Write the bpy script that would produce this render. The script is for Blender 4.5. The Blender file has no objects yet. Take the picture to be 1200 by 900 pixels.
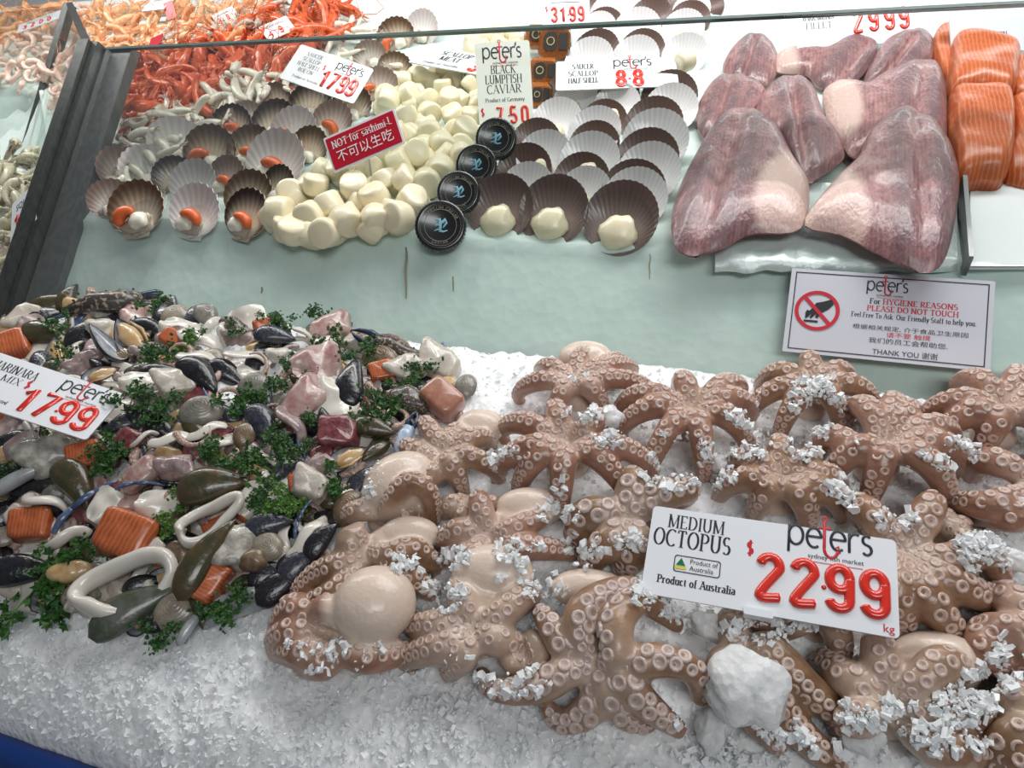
import bpy, bmesh, math, random
import numpy as np
from math import sin, cos, pi, radians, sqrt, hypot, atan2
from mathutils import Vector, Matrix, Quaternion, noise

rng = random.Random(7)
SC = bpy.context.scene
COL = SC.collection
V = Vector

# ------------------------------------------------------------------ camera
F_PX = 830.0
CAM = V((0, 0, 1.45))
def _camera_axes():
    d = V((-2530, 290, -F_PX)).normalized()          # direction of the counter's long edge, seen from the camera
    p = radians(28)
    lo, hi = -0.6, 0.6
    fn = lambda r: d.dot(V((sin(r)*cos(p), cos(r)*cos(p), sin(p))))
    for _ in range(60):
        m = (lo+hi)/2
        if fn(lo)*fn(m) <= 0: hi = m
        else: lo = m
    w = V((sin(lo)*cos(p), cos(lo)*cos(p), sin(p)))
    x = -d
    y = w.cross(x)
    return Matrix((x, y, w))
R = _camera_axes()
cam_data = bpy.data.cameras.new('camera')
cam_data.sensor_width = 36
cam_data.lens = F_PX/1200*36
cam_data.clip_start = 0.01
cam = bpy.data.objects.new('camera', cam_data)
COL.objects.link(cam)
cam.matrix_world = Matrix.Translation(CAM) @ R.to_4x4()
SC.camera = cam

def ray(px, py):
    return R @ V(((px-600)/F_PX, (450-py)/F_PX, -1.0))      # per metre of depth
def depth(p):
    return -(R.transposed() @ (p-CAM)).z
def to_px(p):
    q = R.transposed() @ (p-CAM)
    return (600+F_PX*q.x/-q.z, 450-F_PX*q.y/-q.z)

# ------------------------------------------------------------------ the counter's planes
gw = R @ V((696, 4150, -F_PX)).normalized()
GUP = V((0, gw.y, gw.z)).normalized()                # up along the leaning front glass
GN = V((0, -GUP.z, GUP.y))                           # its normal, towards the customer
_ps = CAM + ray(1035, 375)*0.85
def on_glass(px, py, off=0.0):
    q = ray(px, py)
    t = (_ps-CAM).dot(GN)/q.dot(GN)
    return CAM + q*t + GN*off
G0 = on_glass(600, 428)                              # foot of the glass where it meets the lower ice
G1 = on_glass(600, 287)                              # where the upper ice meets the glass
G2 = on_glass(600, 36)                               # top edge
POST_X = on_glass(78, 212).x
YB, ZB = G0.y, G0.z
YI, ZI = G1.y+0.012, G1.z
TS = math.tan(radians(15))
TU = math.tan(radians(21))

def _plane_hit(px, py, y0, z0, t):
    q = ray(px, py)
    # CAM.z + q.z s = z0 + t (q.y s - y0)
    s = (z0 - t*y0 - CAM.z + t*CAM.y)/(q.z - t*q.y)
    return CAM + q*s
def base_low(px, py): return _plane_hit(px, py, YB, ZB, TS)
def base_up(px, py): return _plane_hit(px, py, YI, ZI, TU)

def _bumps(spec, base):
    out = []
    for (px, py, rx, ry, h) in spec:
        c = base(px, py)
        out.append((c.x, c.y, rx, ry, h))
    return out
B_LOW = _bumps([(210, 560, .36, .17, .060), (300, 430, .30, .10, .030), (60, 560, .25, .2, .03),
                (620, 600, .25, .16, .020), (950, 620, .32, .20, .022), (690, 470, .12, .08, .015),
                (20, 250, .22, .22, .07)], base_low)
B_UP = _bumps([(430, 200, .17, .17, .040), (250, 190, .2, .2, .015), (230, 60, .5, .3, .05)], base_up)
_q = ray(70, 892); YFRONT = (CAM + _q*((ZB-0.055-TS*YB-CAM.z)/(_q.z-TS*_q.y))).y
def z_low(x, y):
    z = ZB + TS*(y-YB)
    for (cx, cy, rx, ry, h) in B_LOW:
        z += h*math.exp(-((x-cx)/rx)**2-((y-cy)/ry)**2)
    e = (YFRONT+0.055) - y
    if e > 0:
        z -= 0.055 - sqrt(max(0.0, 0.055**2 - min(e, 0.0549)**2)) if e < 0.055 else 0.055
    return z
def z_up(x, y):
    z = ZI + TU*(y-YI)
    for (cx, cy, rx, ry, h) in B_UP:
        z += h*math.exp(-((x-cx)/rx)**2-((y-cy)/ry)**2)
    return z
BED = {'L': z_low, 'U': z_up}
def at(px, py, h=0.0, bed='L'):
    """the point seen at a pixel of the photograph that lies h above an ice bed"""
    q = ray(px, py); zf = BED[bed]
    s0 = 0.35 if bed == 'L' else 0.8
    step = 0.02
    f = lambda s: (CAM.z+q.z*s) - (zf(q.x*s, q.y*s) + h)
    s = s0
    while f(s) > 0 and s < 3.2: s += step
    a, b = s-step, s
    for _ in range(14):
        m = (a+b)/2
        if f(m) > 0: a = m
        else: b = m
    return CAM + q*b
def normal(p, bed='L'):
    e = 0.01; zf = BED[bed]
    return V((-(zf(p.x+e, p.y)-zf(p.x-e, p.y))/(2*e), -(zf(p.x, p.y+e)-zf(p.x, p.y-e))/(2*e), 1)).normalized()
def img_dir(ang):
    """world direction that points at an angle (degrees, anticlockwise from right) in the photograph"""
    a = radians(ang)
    return R @ V((cos(a), sin(a), 0))
def frame(n, ang):
    """axes with z along n and x lying in the surface, seen at ang in the photograph"""
    n = n.normalized()
    view = R @ V((0, 0, -1))
    e = img_dir(ang)
    # slide e along the view direction until it lies in the plane of n
    k = n.dot(view)
    e = e - view*(n.dot(e)/k) if abs(k) > 0.25 else e - n*n.dot(e)
    x = e.normalized(); y = n.cross(x)
    return Matrix((x, y, n)).transposed()

# ------------------------------------------------------------------ objects
def tag(o, label=None, cat=None, group=None, kind=None):
    if label: o['label'] = label
    if cat: o['category'] = cat
    if group: o['group'] = group
    if kind: o['kind'] = kind
    return o
def thing(name, label, cat, loc=(0, 0, 0), rot=None, group=None, scale=None):
    o = bpy.data.objects.new(name, None); COL.objects.link(o)
    o.empty_display_size = 0.02
    place(o, loc, rot, scale)
    return tag(o, label, cat, group)
def place(o, loc, rot=None, scale=None):
    m = (rot or Matrix.Identity(3)).to_4x4()
    if scale is not None:
        s = scale if hasattr(scale, '__len__') else (scale,)*3
        m = m @ Matrix.Diagonal((*s, 1))
    m.translation = V(loc)
    o.matrix_world = m
    return o
def dup(root, loc, rot=None, scale=None, label=None, group=None):
    r = root.copy(); COL.objects.link(r); place(r, loc, rot, scale)
    if label: r['label'] = label
    if group: r['group'] = group
    for ch in KIDS.get(root.name, []):
        c = ch.copy(); COL.objects.link(c); c.parent = r; KIDS.setdefault(r.name, []).append(c)
        for g in KIDS.get(ch.name, []):
            d = g.copy(); COL.objects.link(d); d.parent = c; KIDS.setdefault(c.name, []).append(d)
    return r
KIDS = {}

class MB:
    def __init__(s): s.v = []; s.f = []; s.m = []; s.sm = []
    def add(s, vs, fs, mi=0, smooth=True):
        b = len(s.v)
        s.v.extend(tuple(p) for p in vs)
        for f in fs:
            s.f.append([i+b for i in f]); s.m.append(mi); s.sm.append(smooth)
        return b
    def grid(s, rows, mi=0, closed=False, smooth=True, flip=False):
        n = len(rows[0]); vs = [p for r in rows for p in r]; fs = []
        for i in range(len(rows)-1):
            for j in range(n if closed else n-1):
                a, b = i*n+j, i*n+(j+1) % n
                q = [a, b, b+n, a+n]
                fs.append(q[::-1] if flip else q)
        return s.add(vs, fs, mi, smooth)
    def tube(s, pts, rad, seg=8, mi=0, cap=True, flat=1.0, up=None, smooth=True):
        pts = [V(p) for p in pts]; n = len(pts)
        if not hasattr(rad, '__len__'): rad = [rad]*n
        T, N, B = frames(pts, up)
        rows = []
        for i in range(n):
            rows.append([pts[i] + N[i]*(rad[i]*flat*cos(2*pi*k/seg)) + B[i]*(rad[i]*sin(2*pi*k/seg)) for k in range(seg)])
        if cap:
            rows = [[pts[0]-T[0]*rad[0]*0.35]*seg] + rows + [[pts[-1]+T[-1]*rad[-1]*0.35]*seg]
        return s.grid(rows, mi, True, smooth)
    def lathe(s, prof, seg=12, mat=None, mi=0, smooth=True):
        rows = [[V((r*cos(2*pi*k/seg), r*sin(2*pi*k/seg), z)) for k in range(seg)] for r, z in prof]
        if mat is not None: rows = [[mat @ p for p in r] for r in rows]
        return s.grid(rows, mi, True, smooth)
    def ball(s, c, r, seg=14, mi=0, mat=None):
        r = V(r) if hasattr(r, '__len__') else V((r, r, r)); c = V(c)
        rows = []
        for i in range(seg//2+1):
            a = pi*i/(seg//2)
            row = []
            for k in range(seg):
                p = V((sin(a)*cos(2*pi*k/seg)*r.x, sin(a)*sin(2*pi*k/seg)*r.y, cos(a)*r.z))
                row.append(c + (mat @ p if mat is not None else p))
            rows.append(row)
        return s.grid(rows, mi, True, True, True)
    def prism(s, outline, z0, z1, mi=0, smooth=False):
        n = len(outline)
        vs = [(x, y, z0) for x, y in outline]+[(x, y, z1) for x, y in outline]
        fs = [list(range(n))[::-1], list(range(n, 2*n))]+[[i, (i+1) % n, n+(i+1) % n, n+i] for i in range(n)]
        return s.add(vs, fs, mi, smooth)
    def mesh(s, name, mats, origin=None):
        me = bpy.data.meshes.new(name)
        vs = s.v if origin is None else [tuple(V(p)-V(origin)) for p in s.v]
        me.from_pydata(vs, [], s.f)
        for m in (mats if isinstance(mats, (list, tuple)) else [mats]): me.materials.append(m)
        me.polygons.foreach_set('material_index', s.m)
        me.polygons.foreach_set('use_smooth', s.sm)
        me.update()
        return me
    def build(s, name, mats, parent=None, origin=None):
        o = bpy.data.objects.new(name, s.mesh(name, mats, origin)); COL.objects.link(o)
        if origin is not None: o.location = origin
        if parent is not None:
            o.parent = parent; KIDS.setdefault(parent.name, []).append(o)
        return o

def frames(pts, up=None):
    n = len(pts)
    T = []
    for i in range(n):
        t = pts[min(i+1, n-1)]-pts[max(i-1, 0)]
        T.append(t.normalized() if t.length > 1e-9 else V((0, 0, 1)))
    u = V(up) if up is not None else (V((0, 0, 1)) if abs(T[0].z) < .9 else V((1, 0, 0)))
    N = [(u-T[0]*u.dot(T[0])).normalized()]
    for i in range(1, n):
        ax = T[i-1].cross(T[i])
        v = N[-1].copy()
        if ax.length > 1e-8:
            v.rotate(Quaternion(ax.normalized(), T[i-1].angle(T[i])))
        v = (v-T[i]*v.dot(T[i]))
        N.append(v.normalized() if v.length > 1e-6 else N[-1])
    B = [T[i].cross(N[i]) for i in range(n)]
    return T, N, B
def spline(pts, n, closed=False):
    """Catmull-Rom through the points, n samples evenly spaced"""
    P = [V(p) for p in pts]; m = len(P)
    if m == 2 and not closed: return [P[0].lerp(P[1], i/(n-1)) for i in range(n)]
    out = []; K = 10
    segs = m if closed else m-1
    for i in range(segs):
        if closed: a, b, c, d = P[(i-1) % m], P[i], P[(i+1) % m], P[(i+2) % m]
        else: a, b, c, d = P[max(i-1, 0)], P[i], P[i+1], P[min(i+2, m-1)]
        for k in range(K):
            t = k/K
            out.append(0.5*((2*b)+(c-a)*t+(2*a-5*b+4*c-d)*t*t+(3*b-a-3*c+d)*t**3))
    out.append(P[0].copy() if closed else P[-1].copy())
    L = [0]
    for i in range(1, len(out)): L.append(L[-1]+(out[i]-out[i-1]).length)
    tot = L[-1] or 1e-9; res = []; j = 0
    for i in range(n):
        t = tot*i/(n if closed else n-1)
        while j < len(L)-2 and L[j+1] < t: j += 1
        d = L[j+1]-L[j] or 1e-9
        res.append(out[j].lerp(out[j+1], min(1, max(0, (t-L[j])/d))))
    return res
def nz(p, s=1.0): return noise.noise(V(p)*s)

# ------------------------------------------------------------------ materials
def mat(name, col, rough=0.4, col2=None, nscale=20, lo=.4, hi=.6, bump=None, sss=0, sr=(1, .5, .3), coat=0, spec=.5,
        rnd=None, metal=0, trans=0, detail=4, stretch=None, attr=None, attr_col=None, wave=None):
    m = bpy.data.materials.new(name); m.use_nodes = True
    nt = m.node_tree; N, L = nt.nodes, nt.links
    b = N['Principled BSDF']
    b.inputs['Roughness'].default_value = rough
    b.inputs['Metallic'].default_value = metal
    b.inputs['Specular IOR Level'].default_value = spec
    b.inputs['Transmission Weight'].default_value = trans
    b.inputs['Coat Weight'].default_value = coat
    b.inputs['Coat Roughness'].default_value = .12
    if sss:
        b.inputs['Subsurface Weight'].default_value = sss
        b.inputs['Subsurface Radius'].default_value = sr
        b.inputs['Subsurface Scale'].default_value = .006
    tc = N.new('ShaderNodeTexCoord'); src = tc.outputs['Object']
    if stretch:
        mp = N.new('ShaderNodeMapping'); mp.inputs['Scale'].default_value = stretch
        L.new(src, mp.inputs['Vector']); src = mp.outputs['Vector']
    c4 = lambda c: (*c, 1)
    out = None
    def mix(fac, A, B):
        x = N.new('ShaderNodeMix'); x.data_type = 'RGBA'
        for s, v in ((x.inputs[0], fac), (x.inputs[6], A), (x.inputs[7], B)):
            if hasattr(v, 'is_linked'): L.new(v, s)
            else: s.default_value = v if not isinstance(v, tuple) else c4(v) if len(v) == 3 else v
        return x.outputs[2]
    out = col
    if col2 is not None:
        no = N.new('ShaderNodeTexNoise'); no.inputs['Scale'].default_value = nscale; no.inputs['Detail'].default_value = detail
        L.new(src, no.inputs['Vector'])
        mr = N.new('ShaderNodeMapRange'); mr.inputs['From Min'].default_value = lo; mr.inputs['From Max'].default_value = hi
        L.new(no.outputs['Fac'], mr.inputs['Value'])
        out = mix(mr.outputs[0], out, col2)
    if wave:                                        # (scale, distortion, colour, strength, vector scale)
        w = N.new('ShaderNodeTexWave'); w.inputs['Scale'].default_value = wave[0]; w.inputs['Distortion'].default_value = wave[1]
        w.inputs['Detail'].default_value = 2
        L.new(src, w.inputs['Vector'])
        mr = N.new('ShaderNodeMapRange'); mr.inputs['From Min'].default_value = .62; mr.inputs['From Max'].default_value = .95
        mr.inputs['To Max'].default_value = wave[3]
        L.new(w.outputs['Fac'], mr.inputs['Value'])
        out = mix(mr.outputs[0], out, wave[2])
    if attr:                                        # a pigment that belongs to the animal, stored per vertex
        for an, ac in zip(attr, attr_col):
            at_ = N.new('ShaderNodeAttribute'); at_.attribute_name = an
            out = mix(at_.outputs['Fac'], out, ac)
    if rnd is not None:
        oi = N.new('ShaderNodeObjectInfo')
        out = mix(oi.outputs['Random'], out, rnd) if not isinstance(rnd, float) else out
    if hasattr(out, 'is_linked'): L.new(out, b.inputs['Base Color'])
    else: b.inputs['Base Color'].default_value = c4(out)
    if bump:
        no = N.new('ShaderNodeTexNoise'); no.inputs['Scale'].default_value = bump[0]; no.inputs['Detail'].default_value = 5
        L.new(src, no.inputs['Vector'])
        bp = N.new('ShaderNodeBump'); bp.inputs['Strength'].default_value = bump[1]; bp.inputs['Distance'].default_value = bump[2]
        L.new(no.outputs['Fac'], bp.inputs['Height']); L.new(bp.outputs[0], b.inputs['Normal'])
    return m
def srgb(r, g, b):
    f = lambda c: (c/255/12.92 if c/255 <= .04045 else ((c/255+.055)/1.055)**2.4)
    return (f(r), f(g), f(b))
# ================================================================== shared materials
def ice_material(name, col, rough, scale, strength, dist, trans=0.0, tintcol=None, sss=0):
    m = bpy.data.materials.new(name); m.use_nodes = True
    nt = m.node_tree; N, L = nt.nodes, nt.links; b = N['Principled BSDF']
    b.inputs['Roughness'].default_value = rough; b.inputs['IOR'].default_value = 1.31
    b.inputs['Transmission Weight'].default_value = trans
    b.inputs['Base Color'].default_value = (*col, 1)
    if sss:
        b.inputs['Subsurface Weight'].default_value = sss; b.inputs['Subsurface Radius'].default_value = (.85, .95, 1.0); b.inputs['Subsurface Scale'].default_value = .014
    tc = N.new('ShaderNodeTexCoord')
    vo = N.new('ShaderNodeTexVoronoi'); vo.inputs['Scale'].default_value = scale; vo.feature = 'F1'
    no = N.new('ShaderNodeTexNoise'); no.inputs['Scale'].default_value = scale*.45; no.inputs['Detail'].default_value = 6
    L.new(tc.outputs['Object'], vo.inputs['Vector']); L.new(tc.outputs['Object'], no.inputs['Vector'])
    ad = N.new('ShaderNodeMath'); ad.operation = 'ADD'
    L.new(vo.outputs['Distance'], ad.inputs[0]); L.new(no.outputs['Fac'], ad.inputs[1])
    bp = N.new('ShaderNodeBump'); bp.inputs['Strength'].default_value = strength; bp.inputs['Distance'].default_value = dist
    L.new(ad.outputs[0], bp.inputs['Height']); L.new(bp.outputs[0], b.inputs['Normal'])
    if tintcol:
        n2 = N.new('ShaderNodeTexNoise'); n2.inputs['Scale'].default_value = 14; n2.inputs['Detail'].default_value = 5
        L.new(tc.outputs['Object'], n2.inputs['Vector'])
        mr = N.new('ShaderNodeMapRange'); mr.inputs['From Min'].default_value = .35; mr.inputs['From Max'].default_value = .65
        L.new(n2.outputs['Fac'], mr.inputs['Value'])
        mx = N.new('ShaderNodeMix'); mx.data_type = 'RGBA'
        L.new(mr.outputs[0], mx.inputs[0]); mx.inputs[6].default_value = (*col, 1); mx.inputs[7].default_value = (*tintcol, 1)
        L.new(mx.outputs[2], b.inputs['Base Color'])
    return m
ICE = ice_material('crushed ice', (.88, .915, .93), .2, 140, .55, .004, 0, (.95, .965, .97), .7)
ICE_UP = ice_material('packed ice', (.66, .78, .735), .5, 60, .2, .004, 0, (.72, .83, .79))
def clear_ice(m, f):
    """let part of the light straight through, as thin wet ice does"""
    nt = m.node_tree; N, L = nt.nodes, nt.links
    t = N.new('ShaderNodeBsdfTransparent'); t.inputs[0].default_value = (.97, .985, .99, 1)
    mx = N.new('ShaderNodeMixShader'); mx.inputs[0].default_value = f
    L.new(N['Principled BSDF'].outputs[0], mx.inputs[2]); L.new(t.outputs[0], mx.inputs[1])
    L.new(mx.outputs[0], N['Material Output'].inputs[0]); return m
ICE_CHIP = clear_ice(ice_material('ice chips', (.97, .98, .985), .06, 200, .05, .001), .8)
ICE_CRUMB = clear_ice(ice_material('ice crumbs', (.97, .98, .985), .04, 200, .05, .001), .82)
ICE_LUMP = clear_ice(ice_material('clear ice lump', (.93, .95, .96), .10, 150, .6, .004, 0, None, .8), .8)

def glass_material(name, tint, refl, rough=0.0):
    m = bpy.data.materials.new(name); m.use_nodes = True
    nt = m.node_tree; N, L = nt.nodes, nt.links
    N.remove(N['Principled BSDF'])
    t = N.new('ShaderNodeBsdfTransparent'); t.inputs[0].default_value = (*tint, 1)
    g = N.new('ShaderNodeBsdfGlossy'); g.inputs['Roughness'].default_value = rough
    lw = N.new('ShaderNodeLayerWeight'); lw.inputs['Blend'].default_value = .25
    mu = N.new('ShaderNodeMath'); mu.operation = 'MULTIPLY'; mu.inputs[1].default_value = refl
    L.new(lw.outputs['Fresnel'], mu.inputs[0])
    mx = N.new('ShaderNodeMixShader')
    L.new(mu.outputs[0], mx.inputs[0]); L.new(t.outputs[0], mx.inputs[1]); L.new(g.outputs[0], mx.inputs[2])
    L.new(mx.outputs[0], N['Material Output'].inputs[0])
    return m
GLASS = glass_material('pane glass', (.975, .99, .982), .35)
GLASS_EDGE = mat('green glass edge', (.05, .09, .08), .2)
FILM = glass_material('clear plastic film', (.93, .95, .95), 1.6, .12)
STEEL = mat('dark brushed steel', (.085, .09, .088), .42, (.13, .135, .13), 120, .3, .7, metal=.75, stretch=(1, 1, .06))
STEEL_L = mat('grey aluminium', (.25, .26, .26), .35, metal=.8)
BLUE = mat('blue plastic tub', (.01, .045, .22), .4)
WHITE_PANEL = mat('white panel', (.85, .86, .86), .35)
FLOOR = mat('grey floor tile', (.25, .25, .25), .4, (.32, .32, .32), 6)
PAPER = mat('white tray paper', (.86, .87, .88), .5, bump=(25, .2, .01))

# ================================================================== lower ice bed
XL, XR = -2.3, 0.75
def ice_noise(x, y, amp=1.0):
    p = V((x, y, 0))
    return amp*(.0075*noise.noise(p*9)+.0055*noise.noise(p*28)+.0045*noise.noise(p*75)+.0035*noise.noise(p*160))
def bed_grid(zf, xs, ys_of, amp, clamp=None):
    rows = []
    for j in range(len(ys_of(xs[0]))):
        row = []
        for x in xs:
            y = ys_of(x)[j]
            row.append(V((x, y, zf(x, y)+ice_noise(x, y, amp))))
        rows.append(row)
    return rows
PC = at(45, 100, 0, 'U')                                  # where the neighbouring bay's ice starts
def y_front_up(x):
    if x >= POST_X: return YI
    t = min(1, (POST_X-x)/(POST_X-PC.x))
    return YI+(PC.y-YI)*t
def y_glass_low(x):
    if x >= POST_X: return YB+0.006
    t = min(1, (POST_X-x)/(POST_X-PC.x))
    return YB+0.006+(PC.y-YB)*t
mb = MB()
xs = list(np.arange(XL, -1.1, .02))+list(np.arange(-1.1, .42, .0052))+list(np.arange(.42, XR, .02))
NY = 130
def ys_low(x):
    a, b = YFRONT, y_glass_low(x)
    return [a+(b-a)*(j/(NY-1)) for j in range(NY)]
rows = bed_grid(z_low, xs, ys_low, 1.0)
skirt = [V((p.x, YFRONT-.001, p.z-.03)) for p in rows[0]]
mb.grid([skirt]+rows)
tag(mb.build('crushed_ice_bed', ICE), 'white crushed ice heaped across the front of the counter', 'ice', kind='stuff')

# ================================================================== upper ice bed, its face pressed against the front glass
mb = MB()
xs = list(np.arange(-3.2, -1.3, .03))+list(np.arange(-1.3, .6, .012))+[.62, .7, .8, .95]
YTOP = 1.86
def ys_up(x):
    a = y_front_up(x)
    return [a+(YTOP-a)*(j/69)**1.15 for j in range(70)]
rows = bed_grid(z_up, xs, ys_up, .55)
face = []
for k in range(22, 0, -1):
    d = k*.0135
    row = []
    for p in rows[0]:
        b = V((p.x, p.y, p.z))-GUP*d
        bend = -.006*min(1, d/.03)
        row.append(b+GN*(-.006+.0015*noise.noise(V((p.x*30, d*30, 2)))))
    face.append(row)
mb.grid(face+rows)
# loose crumbs along the rim of the ice
o = mb.build('packed_ice_bed', ICE_UP)
tag(o, 'pale green packed ice behind the front glass', 'ice', kind='stuff')

# ================================================================== glass front, posts
scr = thing('glass_screen', 'leaning glass front of the seafood counter with dark metal post at its left end', 'glass screen', V((0, YB, ZB)))
def bar(mb, a, b, w, d, ax, mi=0):
    """a rectangular bar from a to b, w wide along ax and d deep"""
    t = (b-a).normalized(); ax = (ax-t*ax.dot(t)).normalized(); ay = t.cross(ax)
    vs = []
    for p in (a, b):
        for (i, j) in ((-1, -1), (1, -1), (1, 1), (-1, 1)):
            vs.append(p+ax*(i*w/2)+ay*(j*d/2))
    mb.add(vs, [[3, 2, 1, 0], [4, 5, 6, 7], [0, 1, 5, 4], [1, 2, 6, 5], [2, 3, 7, 6], [3, 0, 4, 7]], mi, False)
STREAK = mat('greyish dirt streak', (.20, .19, .14), .5)
def local(o, parent):
    o.matrix_parent_inverse = parent.matrix_world.inverted()
    return o
GX0, GX1 = POST_X, 0.85
def gp(x, base, off=0): return V((x, base.y, base.z))+GN*off
foot = G0-GUP*.10
mb = MB()
q = [gp(GX0, foot), gp(GX1, foot), gp(GX1, G2), gp(GX0, G2)]
th = .006
mb.add(q+[p+GN*th for p in q], [[0, 1, 2, 3], [7, 6, 5, 4], [0, 4, 5, 1], [3, 2, 6, 7]], 0, False)
local(mb.build('pane', GLASS, scr), scr)
mb = MB()
bar(mb, gp(GX0, G2, th/2), gp(GX1, G2, th/2), .0045, th+.001, GUP)
local(mb.build('polished_edge', GLASS_EDGE, scr), scr)
mb = MB()
A0, A1 = gp(POST_X, foot, .004), gp(POST_X, G2+GUP*.004, .004)
XA = V((1, 0, 0))
bar(mb, A0-XA*.033, A1-XA*.033, .026, .05, XA)
bar(mb, A0-XA*.012+GN*.002, A1-XA*.012+GN*.002, .014, .03, XA)
local(mb.build('corner_post', [STEEL], scr), scr)
mb = MB()
bar(mb, A0+XA*.028-GN*.012, A1+XA*.028-GN*.012, .062, .02, XA)
local(mb.build('post_flange', mat('satin steel flange', (.16, .165, .16), .38, (.21, .215, .21), 90, metal=.7, stretch=(1, 1, .05)), scr), scr)
for (px, y0, y1, w) in ((478, 292, 352, 1.6), (533, 326, 344, 1.0), (762, 300, 330, 1.0), (310, 338, 346, 1.2)):
    mb = MB(); rows = []
    for i in range(10):
        t = i/9; ww = w*(.4+.6*sin(pi*(t*.8+.15)))
        y = y0+(y1-y0)*t; x = px+1.5*nz((px, t*3, 0))
        rows.append([on_glass(x-ww, y, th+.0012), on_glass(x+ww, y, th+.0012)])
    mb.grid(rows, flip=True)
    local(mb.build('dirt_streak', STREAK, scr), scr)
# glass return to the neighbouring bay
dB = depth(PC)
Bt = CAM+ray(82, 6)*dB; Bb = CAM+ray(28, 190)*(dB*.985)
At = A1-XA*.045; Ab = A0-XA*.045+GUP*.1
sp = thing('glass_divider', 'angled glass return pane between two bays at the left, in a thin dark frame', 'glass panel', Bb)
mb = MB()
nn = (At-Bb).cross(Bt-Bb).normalized()*.006
q = [Bb, Ab, At, Bt]
mb.add(q+[p+nn for p in q], [[0, 1, 2, 3], [7, 6, 5, 4]], 0, False)
local(mb.build('pane', GLASS, sp), sp)
mb = MB(); bar(mb, Bb, Bt, .020, .02, XA)
bar(mb, Bt, At, .012, .014, V((0, 0, 1)))
local(mb.build('frame', STEEL, sp), sp)
mb = MB()
q = [Bb-XA*1.2, Bb, Bt, Bt-XA*1.2+V((0, 0, -.02))]
mb.add(q+[p+V((0, .006, 0)) for p in q], [[0, 1, 2, 3], [7, 6, 5, 4]], 0, False)
sg = tag(mb.build('bay_glass', GLASS), 'glass front of the neighbouring bay at the far left', 'glass panel')

# ================================================================== counter body, tub, room
mb = MB()
def boxv(mb, x0, x1, y0, y1, z0, z1, mi=0):
    vs = [(x, y, z) for z in (z0, z1) for (x, y) in ((x0, y0), (x1, y0), (x1, y1), (x0, y1))]
    mb.add(vs, [[3, 2, 1, 0], [4, 5, 6, 7], [0, 1, 5, 4], [1, 2, 6, 5], [2, 3, 7, 6], [3, 0, 4, 7]], mi, False)
zf = z_low(-.5, YFRONT)
ct = thing('display_counter', 'display counter under the ice with a blue plastic front rim', 'counter', V((0, YFRONT, 0)))
boxv(mb, XL, 1.0, YFRONT+.02, 1.9, 0, zf-.05)
local(mb.build('cabinet', WHITE_PANEL, ct), ct)
mb = MB()
rim = []
for (dy, dz) in ((.006, -.16), (-.02, -.16), (-.022, -.012), (-.016, -.002), (-.004, 0), (.004, -.006), (.006, -.02)):
    rim.append([V((x, YFRONT+dy, zf+dz+.008)) for x in (XL, -1.5, -1, -.5, 0, .5, 1.0)])
mb.grid(rim)
local(mb.build('front_rim', BLUE, ct), ct)
mb = MB(); boxv(mb, -4, 2.5, -1.5, 3.2, -.05, 0)
tag(mb.build('floor', FLOOR), kind='structure')
mb = MB(); boxv(mb, -4, 2.5, 2.35, 2.45, 0, 2.8)
tag(mb.build('wall_back', WHITE_PANEL), kind='structure')
mb = MB(); boxv(mb, -3.2, 1.0, YTOP-.01, 2.05, 0, z_up(0, YTOP)+.03)
tag(mb.build('trim_back', WHITE_PANEL), kind='structure')
# metal tray divider and white paper beside the fillets
p0, p1 = at(1134, 312, .012, 'U'), at(1126, 205, .02, 'U')
mb = MB(); bar(mb, p0, p1, .005, .03, XA)
tag(mb.build('tray_divider', STEEL_L, None, None), 'thin grey metal divider standing between the white fillets and the salmon tray', 'divider')
mb = MB()
rows = []
for j in range(8):
    row = []
    for i in range(10):
        px = 1137+i*16; py = 312-j*15
        p = at(px, py, .008+.003*nz((i*.5, j*.5, 3)), 'U'); row.append(p)
    rows.append(row)
mb.grid(rows); mb.grid([[p-V((0, 0, .004)) for p in r] for r in rows], flip=True)
tag(mb.build('tray_liner', PAPER), 'white tray paper in front of the salmon portions', 'paper')
# plastic sheet under the fillets
mb = MB(); rows = []
for j in range(14):
    row = []
    for i in range(34):
        px = 838+i*8.6; py = 318-j*8+6*nz((i*.35, 2, 0))*(j == 0)
        p = at(px, py, .006+.004*nz((i*.6, j*.8, 7))+(-.01 if j == 0 else 0), 'U'); row.append(p)
    rows.append(row)
mb.grid(rows); mb.grid([[p-V((0, 0, .001)) for p in r] for r in rows], flip=True)
tag(mb.build('plastic_sheet', mat('frosted plastic sheet', (.74, .82, .8), .18, bump=(40, .5, .01))), 'frosted plastic sheet spread under the white fish fillets', 'plastic sheet')

# ================================================================== light: case lamps over the upper shelf, ceiling lamps over the aisle
def area(name, loc, target, sx, sy, power, col=(1, 1, 1)):
    d = bpy.data.lights.new(name, 'AREA'); d.shape = 'RECTANGLE'; d.size = sx; d.size_y = sy; d.energy = power; d.color = col
    o = bpy.data.objects.new(name, d); COL.objects.link(o); o.location = loc
    z = (V(loc)-V(target)).normalized(); y = z.cross(V((1, 0, 0))).normalized(); x = y.cross(z)
    o.rotation_euler = Matrix((x, y, z)).transposed().to_euler()
    return o
area('case_lamp', (-.1, 1.2, 2.05), (-.1, 1.35, 1.2), 1.6, .10, 10, (1, .99, .96))
area('case_lamp', (-1.6, 1.22, 2.1), (-1.5, 1.4, 1.2), 1.3, .10, 11, (1, .99, .96))
area('case_lamp', (.3, 2.15, 1.95), (.1, 1.9, 1.4), 1.8, .06, 3.6, (1, 1, 1))
area('ceiling_lamp', (.9, -1.1, 2.75), (.2, .7, 1), 1.4, .6, 21, (.97, .99, 1))
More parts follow.
